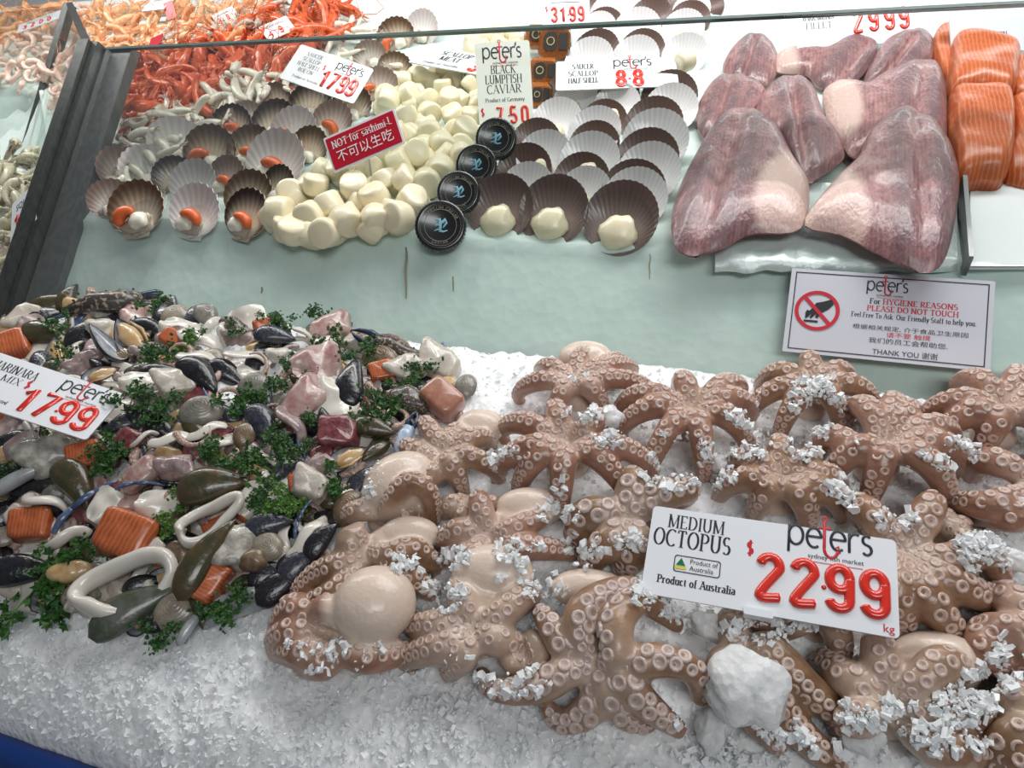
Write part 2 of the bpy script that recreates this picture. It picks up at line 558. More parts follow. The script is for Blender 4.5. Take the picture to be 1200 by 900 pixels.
area('ceiling_lamp', (.3, 1.1, 2.7), (.1, .75, 1), 1.5, .35, 13, (.97, .99, 1))
W = bpy.data.worlds.new('market hall'); SC.world = W; W.use_nodes = True
bg = W.node_tree.nodes['Background']; bg.inputs[0].default_value = (.84, .92, 1.0, 1); bg.inputs[1].default_value = .105
SC.view_settings.view_transform = 'Standard'
SC.view_settings.look = 'None'
SC.view_settings.exposure = 0
SC.view_settings.gamma = 1
SC.view_settings.use_curve_mapping = False
# ================================================================== octopuses
OCT_SKIN = [mat('octopus skin '+n, c, .30, c2, 55, .38, .62, bump=(260, .25, .002), sss=.12, sr=(1, .4, .25), coat=.25,
                attr=('red', 'pale'), attr_col=(rd, (.72, .58, .48)), detail=6)
            for n, c, c2, rd in (('tan', (.345, .195, .115), (.235, .12, .065), (.47, .29, .20)),
                                 ('rosy', (.39, .205, .14), (.27, .13, .085), (.50, .28, .20)),
                                 ('brown', (.29, .165, .09), (.19, .10, .05), (.40, .24, .155)))]
SUCKER_RIM = mat('sucker rim', (.60, .45, .38), .3, (.52, .36, .30), 160, coat=.2)
SUCKER_CUP = mat('sucker cup', (.50, .36, .31), .35)
SUCKER_RIM_B = mat('pale sucker rim', (.60, .48, .43), .3, (.50, .38, .34), 160, coat=.2)

def remesh(mb, voxel, smooth=6):
    me = mb.mesh('tmp', [SUCKER_RIM])
    o = bpy.data.objects.new('tmp', me); COL.objects.link(o)
    m = o.modifiers.new('r', 'REMESH'); m.mode = 'VOXEL'; m.voxel_size = voxel; m.use_smooth_shade = True
    s = o.modifiers.new('s', 'SMOOTH'); s.factor = .5; s.iterations = smooth
    dg = bpy.context.evaluated_depsgraph_get()
    ev = o.evaluated_get(dg); em = ev.to_mesh()
    nv = len(em.vertices); co = np.empty(nv*3); em.vertices.foreach_get('co', co)
    fs = [list(p.vertices) for p in em.polygons]
    ev.to_mesh_clear()
    bpy.data.objects.remove(o); bpy.data.meshes.remove(me)
    return co.reshape(-1, 3), fs

SUCK_PROF = [(1.0, -.5), (1.06, .02), (1.0, .17), (.82, .25), (.62, .22), (.48, .10), (.25, .04), (0, .04)]
def add_sucker(mb, p, n, r, ax):
    y = n.cross(ax).normalized(); x = y.cross(n)
    m = Matrix((x*r, y*r, n*r)).transposed().to_4x4(); m.translation = p
    rows = [[m @ V((a*cos(2*pi*k/10), a*sin(2*pi*k/10), z)) for k in range(10)] for a, z in SUCK_PROF]
    mb.grid(rows[:6], 1, True); mb.grid(rows[5:], 2, True)

OCT_N = 0
def octopus(label, c, arms, r0=.0125, skin=0, mantle=None, curl=True, lift=.016, voxel=.0025, suck=1.0, rim=None, web=.27, body=True, pale_r=.045, bed='L', seed=None, no_suck=()):
    """c = (px, py, height); each arm is a list of (px, py[, height]) the arm passes through"""
    global OCT_N; OCT_N += 1
    rg = random.Random(OCT_N*13+5); r0 *= 1.13; suck *= 1.16; lift *= 1.5
    C = at(c[0], c[1], max(.02, c[2]-.008), bed); up0 = normal(C, bed)
    view = (CAM-C).normalized()
    up = (up0*.75+view*.35).normalized()
    paths = []
    for k, a in enumerate(arms):
        pts = [C-up*.004]
        n = len(a)
        for i, q in enumerate(a):
            t = (i+1)/n
            h = q[2] if len(q) > 2 else c[2]*(1-t)**1.3 + r0*.9*t + (lift*.8*sin(pi*min(1, t*.85)) if n > 1 and t < 1 else 0)
            pts.append(at(q[0], q[1], max(h, .004), bed))
        if len(pts) == 2:                       # a plain arm: let it arch up from the mouth and drape down
            d = pts[1]-pts[0]; L = d.length
            pts = [pts[0], pts[0]+d*.22+up*(lift*.62), pts[0]+d*.50+up*(lift*1.05), pts[0]+d*.80+up*(lift*.75), pts[0]+d*.99+up*(lift*.10)]
        if curl:
            d = (pts[-1]-pts[-2]).normalized(); rr = r0
            side = d.cross(up)*rg.uniform(-.5, .5)
            pts.append(pts[-1]+d*rr*.25-up*rr*1.1+side*rr*.4)
            pts.append(pts[-1]-d*rr*1.0-up*rr*.7+side*rr)
        N = max(18, int(sum((pts[i+1]-pts[i]).length for i in range(len(pts)-1))/.0055))
        paths.append(spline(pts, N))
    mb = MB(); info = []
    for k, P in enumerate(paths):
        N = len(P)
        rad = [r0*(.52+.48*min(1, i/(N*.34)))*(1-.56*max(0, (i/(N-1)-.22)/.78)**1.5) for i in range(N)]
        mb.tube(P, rad, 10, cap=True)
        T, Nn, Bn = frames(P, up)
        info.append((P, rad, T, Nn, Bn))
    # webbing between neighbours
    order = sorted(range(len(paths)), key=lambda k: atan2((paths[k][min(6, len(paths[k])-1)]-C).dot(up.cross(V((1, 0, 0))).normalized()),
                                                          (paths[k][min(6, len(paths[k])-1)]-C).dot(V((1, 0, 0)))))
    for a, b in zip(order, order[1:]+order[:1]):
        Pa, Pb = paths[a], paths[b]
        m = max(3, int(min(len(Pa), len(Pb))*web))
        da = (Pa[m]-C).normalized(); db = (Pb[m]-C).normalized()
        if da.dot(db) < -.35: continue
        top, bot = [], []
        for i in range(m):
            row, row2 = [], []
            fall = (i/m)
            for j in range(7):
                s = j/6
                p = Pa[i].lerp(Pb[i], s)
                sag = sin(pi*s)
                # pull the web's edge back to the mouth in the middle
                p = p.lerp(C, .30*sag*fall) - up*(r0*.30*sag+r0*.25*fall*sag)
                row.append(p-up*r0*.02); row2.append(p-up*r0*.65)
            top.append(row); bot.append(row2)
        vs = []; n7 = 7
        for r in top: vs += r
        for r in bot: vs += r
        off = m*n7; fs = []
        for i in range(m-1):
            for j in range(6):
                q = [i*n7+j, i*n7+j+1, (i+1)*n7+j+1, (i+1)*n7+j]
                fs.append(q); fs.append([x+off for x in q[::-1]])
        rim_ = [j for j in range(7)]+[i*n7+6 for i in range(1, m)]+[(m-1)*n7+j for j in range(5, -1, -1)]+[i*n7 for i in range(m-2, 0, -1)]
        for u, w in zip(rim_, rim_[1:]+rim_[:1]): fs.append([w, u, u+off, w+off])
        mb.add(vs, fs)
    if body: mb.ball(C-up*r0*1.7, (r0*1.5, r0*1.5, r0*1.3))
    mts = []
    if mantle:
        for M_ in (mantle if isinstance(mantle[0], tuple) else [mantle]):
            mx, my, mh, mrx, mry = M_[:5]
            P = at(mx, my, mh, bed); s = depth(P)/F_PX
            mm = frame((view*.8+up0*.6).normalized(), M_[5] if len(M_) > 5 else 0)
            mb.ball(P, (mrx*s, mry*s, min(mrx, mry)*s*.8), 20, mat=mm)
            d = C-P
            if d.length > .02: mb.tube([P, P+d*.5-up*.006, C-up*r0], [min(mrx, mry)*s*.55, r0*1.3, r0*1.2], 10)
            mts.append((P, mm, mrx*s, mry*s, min(mrx, mry)*s*.8))
    co, fs = remesh(mb, voxel)
    # pigment per vertex
    cl = np.array([tuple(p) for (P, *_r) in info for p in P]); cr = np.array([x for i_ in info for x in i_[1]])
    Cn = np.array(C); un = np.array(up)
    pale = np.zeros(len(co)); red = np.zeros(len(co))
    for i0 in range(0, len(co), 2000):
        q = co[i0:i0+2000]
        d = np.sqrt(((q[:, None, :]-cl[None])**2).sum(2))/cr[None]
        jn = d.argmin(1); dm = d.min(1)
        nu = ((q-cl[jn])@un)/cr[jn]
        dc = np.sqrt(((q-Cn)**2).sum(1))
        pl = np.clip((dm-1.15)/.5, 0, 1)*.75                       # webs are pale
        pl = np.maximum(pl, np.clip(1-dc/pale_r, 0, 1)*.95)
        pale[i0:i0+2000] = pl
        red[i0:i0+2000] = np.clip(.5-nu*.6, 0, 1)*.8
    for (P, mm, ax, ay, az) in mts:
        inv = np.array(mm.transposed())
        q = (co-np.array(P))@inv.T/np.array([ax, ay, az])
        e = np.sqrt((q**2).sum(1))
        near = np.clip((1.35-e)/.25, 0, 1)
        pale = np.maximum(pale, near*.97)
    out = MB(); out.add([tuple(p) for p in co], fs, 0, True)
    # suckers in two rows along every arm
    for k, (P, rad, T, Nn, Bn) in enumerate(info):
        if k in no_suck: continue
        N = len(P); s = [0]
        for i in range(1, N): s.append(s[-1]+(P[i]-P[i-1]).length)
        pos = s[-1]*.07; row = 0
        end = s[-1]*(.93 if not curl else .86)
        while pos < end:
            j = max(i for i in range(N) if s[i] <= pos); j = min(j, N-2)
            f = (pos-s[j])/max(1e-6, s[j+1]-s[j])
            p = P[j].lerp(P[j+1], f); r = rad[j]*(1-f)+rad[j+1]*f
            t = pos/s[-1]
            size = r*.285*suck*(.55+.45*min(1, t/.22))*rg.uniform(.9, 1.1)
            for sd in (-1, 1):
                if sd != (1 if row % 2 else -1): continue
                ph = sd*radians(21)
                n = (Nn[j]*cos(ph)+Bn[j]*sin(ph)).normalized()
                add_sucker(out, p+n*(r*.93), n, size, T[j])
            row += 1; pos += size*1.02
    # beak
    b = C+up*(r0*.42)
    out.ball(b, r0*.16, 8, 2)
    o = out.build('octopus', [OCT_SKIN[skin], rim or SUCKER_RIM, SUCKER_CUP], None, C)
    me = o.data
    for an, arr in (('pale', pale), ('red', red)):
        a_ = me.attributes.new(an, 'FLOAT', 'POINT')
        full = np.zeros(len(me.vertices)); full[:len(arr)] = arr
        a_.data.foreach_set('value', full)
    return tag(o, label, 'octopus', 'octopuses laid out on ice')

def star(tips): return [[t] for t in tips]
def build_octopuses():
    T, G_, B_ = 0, 1, 2
    octopus('rosy octopus topmost of the heap, pale body dome rising behind its arms', (674, 455, .040),
            [[(677, 425), (690, 411, .035)], [(690, 437), (722, 421, .035)], [(633, 436)], [(608, 462)], [(650, 487)], [(741, 433)], [(762, 458)], [(705, 476)]],
            .0118, G_, (686, 420, .030, 33, 22))
    octopus('rosy star octopus with ice in its middle, just below the topmost octopus', (667, 529, .040),
            star([(590, 505), (583, 553), (610, 570), (657, 597), (733, 578), (763, 550), (648, 486), (716, 500)]), .0130, G_, lift=.022)
    octopus('rosy star octopus with eight evenly spread arms, to the right of the topmost octopus', (809, 489, .036),
            star([(729, 476), (729, 503), (763, 545), (824, 553), (875, 522), (880, 484), (868, 459), (795, 455)]), .0130, G_, lift=.022)
    octopus('octopus half covered by ice, under the left end of the hygiene notice', (950, 462, .035),
            star([(893, 450), (880, 482), (915, 505), (943, 430), (992, 447), (1022, 474), (985, 500)]), .0125, T, lift=.020)
    octopus('large rosy star octopus below the middle of the hygiene notice', (1032, 532, .045),
            [[(1005, 528), (975, 512), (958, 533)], [(996, 484)], [(1042, 478)], [(1066, 490)], [(1115, 516)], [(1130, 549)], [(1108, 585)], [(1018, 585)], [(973, 560)]],
            .0135, G_, lift=.024)
    octopus('rosy octopus cut by the right photo edge, below the notice corner', (1172, 493, .042),
            star([(1086, 487), (1122, 453), (1186, 447), (1102, 511), (1149, 530), (1222, 480), (1222, 520)]), .0135, G_, lift=.022)
    octopus('tan flower-shaped octopus with short arms, directly above the octopus price sign', (912, 574, .038),
            star([(858, 545), (846, 578), (885, 600), (946, 612), (985, 600), (983, 570), (952, 546), (909, 524)]), .0125, T, lift=.020, pale_r=.04)
    octopus('rosy octopus at the right edge, two long arms reaching left', (1212, 572, .045),
            [[(1185, 548), (1150, 540), (1140, 552)], [(1165, 592), (1116, 588)], [(1195, 605), (1150, 604)], [(1230, 540)], [(1240, 600)]], .0140, G_)
    octopus('large octopus with raised arms immediately right of the octopus price sign', (1060, 650, .045),
            [[(1035, 622), (1013, 596, .05)], [(1076, 620), (1091, 592, .05)], [(1115, 655), (1150, 648, .04), (1168, 672)], [(1105, 680), (1166, 706)], [(1085, 700), (1118, 742)], [(1048, 690), (1058, 730)], [(1030, 680), (1010, 690)]],
            .0150, T, suck=1.05)
    octopus('small brown curled octopus above the right corner of the price sign', (1112, 628, .022),
            [[(1106, 612), (1110, 604)], [(1130, 632), (1142, 640)], [(1120, 618), (1130, 615)]], .009, B_)
    octopus('octopus with looping arms at the right edge, level with the bottom of the sign', (1218, 730, .05),
            [[(1196, 708), (1166, 702)], [(1190, 738), (1158, 742, .03), (1156, 765), (1185, 787)], [(1215, 765), (1200, 790)], [(1235, 700)]], .0150, G_)
    octopus('tan octopus beside the blue crab claw, its pale body lying to the upper right', (522, 538, .038),
            [[(490, 530), (468, 520)], [(497, 500)], [(525, 515), (550, 502)], [(574, 518)], [(583, 556)], [(541, 572)], [(505, 560), (498, 575)]],
            .0118, T, (563, 500, .025, 30, 22))
    octopus('octopus with pale round body and one looped arm, beside the marinara mix', (447, 604, .026),
            [[(425, 598), (408, 605)], [(456, 592, .045), (478, 566, .06), (500, 575, .05), (507, 605)], [(470, 600), (490, 612)]],
            .0118, T, (468, 566, .038, 46, 36, 30), curl=True)
    octopus('octopus with thick brown upright arm, touching the black mussels of the marinara mix', (432, 643, .040),
            [[(420, 632), (416, 622, .05), (409, 640, .045), (404, 668)], [(455, 652, .045), (485, 645, .04), (506, 660)], [(405, 660), (375, 672, .03), (352, 692)], [(400, 690), (372, 705), (350, 712)], [(470, 668), (500, 690)]],
            .0135, B_, (480, 626, .032, 36, 22))
    octopus('octopus with a big bare round body, lower left end of the heap', (392, 748, .034),
            [[(362, 722), (345, 712, .035), (328, 735)], [(375, 716, .045), (405, 722, .05), (432, 752)], [(425, 770), (474, 765)], [(365, 765), (328, 762)], [(385, 775), (360, 780)], [(350, 740), (325, 750)]],
            .0145, G_, (439, 709, .050, 50, 46, 20))
    octopus('pinkish octopus with arms bent upward in the middle of the octopus heap', (572, 630, .034),
            [[(567, 610), (562, 588, .045)], [(545, 620), (517, 633)], [(600, 622), (632, 608, .03)], [(610, 640), (664, 646)], [(555, 648), (530, 655)]],
            .0125, G_, (622, 594, .026, 42, 24))
    octopus('pale-webbed octopus with short spread arms, left of the big curling octopus', (553, 738, .040),
            [[(520, 733), (487, 735)], [(548, 715), (540, 690, .04)], [(585, 722), (616, 698, .035)], [(580, 750), (606, 756)], [(525, 755), (480, 770)], [(545, 765), (530, 782)]],
            .0140, T, (577, 670, .036, 50, 33), pale_r=.075)
    octopus('big octopus in the front middle with arching curled arms and large suckers', (702, 782, .050),
            [[(684, 762, .05), (680, 720, .06), (710, 696, .055), (752, 690, .045), (782, 712, .03)],
             [(722, 770, .062), (724, 728, .066), (750, 704, .055), (775, 718, .04), (796, 735, .02)],
             [(742, 778, .055), (776, 774, .058), (812, 787, .05), (822, 822, .02)],
             [(728, 795, .050), (758, 826, .04), (800, 858, .02)],
             [(712, 802, .045), (732, 838, .025), (765, 850, .01)],
             [(700, 804, .035), (692, 830, .025), (660, 845, .015), (638, 826, .02)],
             [(668, 788, .045), (625, 806, .035), (580, 808, .025), (562, 786, .02)],
             [(662, 757, .045), (643, 730, .045), (630, 716, .03)]],
              .0142, T, (690, 690, .030, 48, 24), suck=1.32, rim=SUCKER_RIM_B, web=.10, curl=False, voxel=.0026, pale_r=.055)
    octopus('coiled arm octopus squeezed between the pale-webbed and the big curling one', (615, 765, .022),
            [[(600, 748), (594, 768, .03), (606, 782), (598, 772)], [(635, 770), (625, 748, .03)], [(640, 790), (650, 800)]], .0095, B_, suck=1.1)
    octopus('octopus with thick brown arms beside the left edge of the price sign', (738, 612, .040),
            [[(738, 592), (742, 565, .045)], [(765, 585), (800, 575, .035)], [(715, 600), (682, 606), (678, 628)], [(715, 632), (695, 655)], [(750, 640), (735, 660)]],
            .0160, B_, suck=1.2, rim=SUCKER_RIM_B)
    octopus('brown octopus under the price sign, arms running down right of the ice lump', (872, 762, .035),
            [[(858, 742), (858, 725)], [(900, 757, .045), (940, 800, .035), (998, 850)], [(890, 790), (930, 850, .02), (972, 890)], [(850, 775), (840, 800)], [(880, 830, .03), (905, 862)]],
            .0140, B_, suck=1.0, web=.2)
    octopus('octopus in the front right, pale body behind, one arm hooked', (1042, 822, .042),
            [[(1000, 800), (967, 778)], [(1034, 795), (1030, 758, .05)], [(1075, 800, .05), (1105, 778, .05), (1130, 795)], [(1090, 835, .04), (1140, 833, .035), (1168, 848)], [(1070, 858, .03), (1110, 880), (1148, 878)], [(1010, 840), (990, 850)]],
            .0145, T, (1100, 772, .024, 52, 32), pale_r=.06)
    octopus('octopus cut by the bottom right corner of the photo', (1225, 850, .040),
            [[(1195, 858), (1160, 892)], [(1195, 830), (1188, 815)], [(1215, 890), (1180, 905)]], .0150, B_)
    octopus('octopus mostly hidden under the price sign, one arm tip showing below', (955, 722, .028),
            [[(978, 735), (985, 765)], [(930, 730), (915, 740)], [(900, 722), (885, 735)]], .012, T)
    octopus('dark octopus deep in the gap above the pinkish upward-armed octopus', (548, 585, .014),
            [[(530, 590), (522, 600)], [(545, 605), (535, 620)], [(570, 590), (585, 595)]], .010, B_)
build_octopuses()
# ================================================================== half-shell scallops
def rgba_attr(me, name, vals):
    a = me.attributes.new(name, 'FLOAT', 'POINT'); a.data.foreach_set('value', vals)
def shell_mat(name, inner, rimc, nscale=30, rough=.3):
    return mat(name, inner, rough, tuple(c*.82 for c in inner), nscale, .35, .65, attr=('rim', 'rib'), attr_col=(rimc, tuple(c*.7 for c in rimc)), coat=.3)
SH_IN = {'dark': shell_mat('shell inside dark rimmed', (.70, .58, .44), (.035, .018, .014)),
         'brown': shell_mat('shell inside brown rimmed', (.76, .64, .48), (.12, .065, .035)),
         'white': shell_mat('shell inside white', (.88, .86, .82), (.62, .56, .55)),
         'grey': shell_mat('shell inside greyish', (.62, .54, .47), (.24, .17, .14)),
         'mauve': shell_mat('saucer shell inside mauve', (.30, .215, .20), (.13, .08, .07), rough=.4),
         'cap': shell_mat('saucer shell brown', (.17, .10, .085), (.13, .075, .06), rough=.4),
         'silver': shell_mat('saucer shell silver white', (.86, .84, .86), (.78, .75, .76), rough=.22)}
SH_OUT = mat('shell outside', (.30, .20, .15), .5, (.5, .42, .35), 40)
MEAT = mat('scallop meat', (.80, .70, .46), .30, (.86, .79, .60), 60, .3, .7, sss=.15, sr=(1, .8, .5), coat=.25, bump=(300, .15, .001))
MEAT2 = mat('scallop meat in shell', (.75, .68, .55), .3, (.84, .8, .70), 60, coat=.4)
ROE = mat('scallop roe', (.82, .17, .035), .25, (.72, .10, .02), 70, coat=.5, bump=(200, .3, .002))
FRILL = mat('scallop frill', (.55, .46, .38), .35, (.35, .28, .2), 100, coat=.4)

def fan_shell(kind, ears=True, ribs=22, depth_=.22, rib_amp=.035):
    """unit half shell: hinge at the origin, disc of radius 1 centred at (0,0,1), hollow towards -Y"""
    NA, NR = ribs*4, 12
    inner, outer, rimv, ribv = [], [], [], []
    for i in range(NR+1):
        t = i/NR
        row, row2 = [], []
        for k in range(NA+1):
            th = -pi*.985+2*pi*.985*k/NA
            R_ = 1.0*(1-.10*(abs(th)/pi)**4) if ears else 1.0
            # spokes start at the hinge: map polar about the hinge
            cx, cz = R_*sin(th), R_*cos(th)+1.0
            rib = .5+.5*cos(k*2*pi/4)
            edge = 1+rib_amp*(rib-.5)*t
            x, z = cx*t*edge, cz*t*edge if True else 0
            rr = hypot(x, z-1)
            dish = depth_*(1-min(1, rr)**2)
            y = dish+rib_amp*.55*(rib-.5)*t
            row.append(V((x, y, z))); row2.append(V((x, y+.035, z)))
            rm = min(1, max(0, (t-.58)/.30))*(1-.55*max(0, (abs(th)/pi-.6)/.4))
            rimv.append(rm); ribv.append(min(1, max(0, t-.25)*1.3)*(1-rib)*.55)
        inner.append(row); outer.append(row2)
    mb = MB()
    mb.grid(inner, 0); mb.grid(outer, 1, flip=True)
    mb.grid([inner[-1], outer[-1]], 0)
    n_main = len(inner)*(NA+1)
    if ears:
        for s in (-1, 1):
            e = [V((0, .06, -.04)), V((s*.42, .05, .0)), V((s*.46, .06, .26)), V((s*.15, .10, .36))]
            mb.add(e+[p+V((0, .035, 0)) for p in e], [[0, 1, 2, 3], [7, 6, 5, 4], [0, 4, 5, 1], [1, 5, 6, 2], [2, 6, 7, 3]], 0, False)
    me = mb.mesh('shell', [SH_IN[kind], SH_OUT])
    full = np.zeros(len(me.vertices)); full[:n_main] = rimv
    full2 = np.zeros(len(me.vertices)); full2[:n_main] = ribv
    full[n_main:2*n_main] = rimv
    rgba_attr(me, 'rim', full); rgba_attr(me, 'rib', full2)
    return me
def blob_mesh(name, m, r, wob, seed, flat=1.0):
    mb = MB(); mb.ball((0, 0, 0), r, 18)
    mb.v = [tuple(V(p)*(1+wob*noise.noise(V(p)*1.6/max(r)+V((seed, 0, 0))))) for p in mb.v]
    return mb.mesh(name, m)
SHELL_ME = {k: fan_shell(k) for k in ('dark', 'brown', 'white', 'grey')}
SHELL_ME.update({k: fan_shell(k, False, 36, .26, .012) for k in ('mauve', 'cap', 'silver')})
def roe_mesh():
    mb = MB(); P = [V((.34*cos(a), -.06-.05*sin(a), .40+.30*sin(a))) for a in np.linspace(-.35, 2.1, 16)]
    mb.tube(P, [.06+.15*sin(pi*(i+1.5)/18)**.7 for i in range(16)], 9)
    return mb.mesh('roe', [ROE])
ROE_ME = roe_mesh()
MEATIN_ME = blob_mesh('meat', [MEAT2], (.34, .22, .30), .35, 3)
FRILL_ME = blob_mesh('frill', [FRILL], (.56, .10, .38), .7, 9)
MEATW_ME = blob_mesh('meat', [MEAT], (.38, .20, .34), .22, 5)
def child(name, me, parent, loc=(0, 0, 0), rot=None, scale=None):
    o = bpy.data.objects.new(name, me); COL.objects.link(o); o.parent = parent
    m = (rot or Matrix.Identity(3)).to_4x4()
    if scale is not None:
        s = scale if hasattr(scale, '__len__') else (scale,)*3
        m = m @ Matrix.Diagonal((*s, 1))
    m.translation = V(loc); o.matrix_basis = m
    KIDS.setdefault(parent.name, []).append(o)
    return o
def shell_pose(px, py, rpx, lean, yaw=0, roll=0, hb=.0, bed='U'):
    """stand a shell on its hinge so that its disc centre shows at the pixel"""
    n = V((0, -sin(radians(20)), cos(radians(20))))
    rot = Matrix.Rotation(radians(yaw), 3, 'Z') @ Matrix.Rotation(radians(-lean), 3, 'X') @ Matrix.Rotation(radians(roll), 3, 'Y')
    upv = rot @ V((0, 0, 1))
    p = at(px, py, .02, bed)
    for _ in range(3):
        r = rpx*depth(p)/F_PX
        h = max(.004, hb + r*upv.dot(n))
        p = at(px, py, h, bed)
    r = rpx*depth(p)/F_PX
    return p-upv*r, rot, r

ROE_SHELLS = [  # px, py, radius, kind, lean, yaw, roll, roe, label
 (463, 40, 21, 'brown', 15, 10, -8, 1, 'brown scallop shell with roe at the very back, its top above the glass edge'),
 (494, 31, 21, 'white', 12, -10, 6, 0, 'pale upright scallop shell at the very back, left of the bright shelf'),
 (433, 64, 18, 'grey', 12, 25, 0, 0, 'small grey scallop shell behind the 17.99 scallop sign'),
 (463, 78, 19, 'brown', 20, 20, 20, 0, 'brown and white scallop shell lying beside the scallop meat sign'),
 (444, 98, 22, 'grey', 22, 15, 10, 1, 'greyish scallop shell peeking out right of the 17.99 sign'),
 (411, 122, 25, 'brown', 25, 0, 5, 1, 'brown scallop shell under the lower right corner of the 17.99 sign'),
 (352, 104, 19, 'dark', 20, 0, -10, 0, 'small dark scallop shell half under the left edge of the 17.99 sign'),
 (320, 117, 22, 'brown', 22, 10, -5, 1, 'brown scallop shell with roe, top left of the roe scallops'),
 (363, 120, 27, 'dark', 25, 0, 10, 0, 'dark striped scallop shell with ice in it, below the 17.99 sign'),
 (290, 137, 20, 'grey', 18, 40, -20, 0, 'greyish narrow scallop shell standing between two dark rimmed ones in the upper left'),
 (320, 141, 29, 'dark', 30, 0, 0, 0, 'nearly black scallop shell behind a white ribbed one'),
 (388, 141, 27, 'grey', 26, -5, 5, 1, 'grey ribbed scallop shell right above the red notice'),
 (270, 144, 24, 'dark', 20, 10, -8, 1, 'dark rimmed scallop shell with roe below the pile of pale squid'),
 (343, 150, 29, 'white', 25, 0, 5, 1, 'white ribbed scallop shell with roe in front of a black one'),
 (293, 172, 29, 'brown', 25, 5, 0, 1, 'brown ribbed scallop shell with roe behind the wide white one'),
 (362, 170, 25, 'brown', 25, -5, 5, 1, 'brown scallop shell with bright roe left of the red notice'),
 (208, 165, 30, 'white', 15, 50, 15, 0, 'oblique white scallop shell standing on edge at the left'),
 (245, 174, 31, 'brown', 22, 10, 0, 1, 'large brown rimmed scallop shell with big roe in the middle left'),
 (322, 184, 37, 'white', 25, 0, 0, 1, 'widest white scallop shell with roe lying across its foot'),
 (147, 195, 28, 'grey', 12, 55, 10, 0, 'oblique greyish scallop shell nearest the metal post'),
 (174, 196, 29, 'white', 14, 50, 12, 0, 'oblique dark edged white scallop shell second from the metal post'),
 (203, 204, 23, 'dark', 20, 30, -15, 0, 'dark closed looking scallop shell behind the front row'),
 (225, 212, 29, 'white', 26, 5, 0, 0, 'white and brown scallop shell right behind the front white one'),
 (264, 205, 26, 'grey', 25, -5, 0, 1, 'mauve grey scallop shell turned to show its outside'),
 (325, 216, 26, 'dark', 26, -15, 15, 0, 'dark brown scallop shell beside the heap of scallop meat'),
 (290, 226, 31, 'brown', 28, 0, 10, 0, 'brown ribbed scallop shell behind the front dark one'),
 (130, 232, 24, 'grey', 14, 40, 0, 0, 'pale scallop shell at the left end of the front row, partly behind another'),
 (158, 241, 34, 'brown', 28, 8, -6, 1, 'brown rimmed scallop shell with roe, leftmost full one of the front row'),
 (227, 244, 33, 'white', 26, 0, 0, 1, 'white scallop shell with orange roe in the middle of the front row'),
 (288, 248, 31, 'dark', 28, -8, 10, 1, 'nearly black scallop shell with roe at the right end of the front row'),
]
for (px, py, rp, kind, lean, yaw, roll, roe, lab) in ROE_SHELLS:
    p, rot, r = shell_pose(px, py+rp*.04, rp*1.05, lean+3, yaw, roll+rng.uniform(-8, 8), -.14*rp*1.3/F_PX)
    t = thing('scallop_in_half_shell', lab, 'scallop', p, rot, 'roe-on scallops in half shells', (r*1.06, r, r*.96))
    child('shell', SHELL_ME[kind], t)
    fl = rng.choice((-1, 1))
    child('frill', FRILL_ME, t, (-.05*fl, .02, .48), Matrix.Rotation(rng.uniform(-.3, .3), 3, 'Y'))
    child('meat', MEATIN_ME, t, (-.18*fl, -.08, .52))
    if roe: child('roe', ROE_ME, t, (.08*fl, -.08, .16), Matrix.Rotation(rng.uniform(-.4, .2), 3, 'Y'), (fl, 1, 1) if fl > 0 else (-1, 1, 1))

# saucer scallops: a brown valve standing behind a silver one; the front row shows the mauve inside
SAUCER = [  # row name, [(cap px, py, r) or None, (silver px, py, r) or None]
 ('front row', [((586, 243, 41), None), ((648, 246, 43), None), ((727, 255, 45), None)]),
 ('second front row', [((612, 200, 35), (616, 222, 34)), ((680, 210, 34), (684, 226, 33)), ((742, 222, 38), (744, 232, 38))]),
 ('third row from front', [((627, 166, 30), (637, 184, 33)), ((695, 170, 31), (690, 189, 36)), ((757, 185, 38), (760, 202, 37))]),
 ('fourth row from front', [((655, 142, 28), (652, 144, 31)), ((707, 142, 28), (696, 155, 32)), ((765, 145, 35), (768, 164, 38))]),
 ('row in front of the white sign', [((664, 108, 27), (674, 118, 27)), ((720, 110, 29), (722, 124, 28)), ((784, 112, 33), (786, 127, 31))]),
 ('row behind the white sign', [((697, 60, 29), (690, 71, 29)), ((752, 58, 27), (744, 68, 28)), (None, (802, 64, 27))]),
 ('row crossed by the glass edge', [((706, 30, 24), (700, 34, 22)), ((762, 20, 26), (746, 35, 28)), ((808, 22, 24), (800, 34, 25))]),
 ('backmost row', [((700, 8, 22), (713, 14, 22)), ((770, 4, 24), (752, 12, 24)), ((828, 8, 20), (810, 12, 22))]),
]
ORD = ['leftmost', 'middle', 'right end']
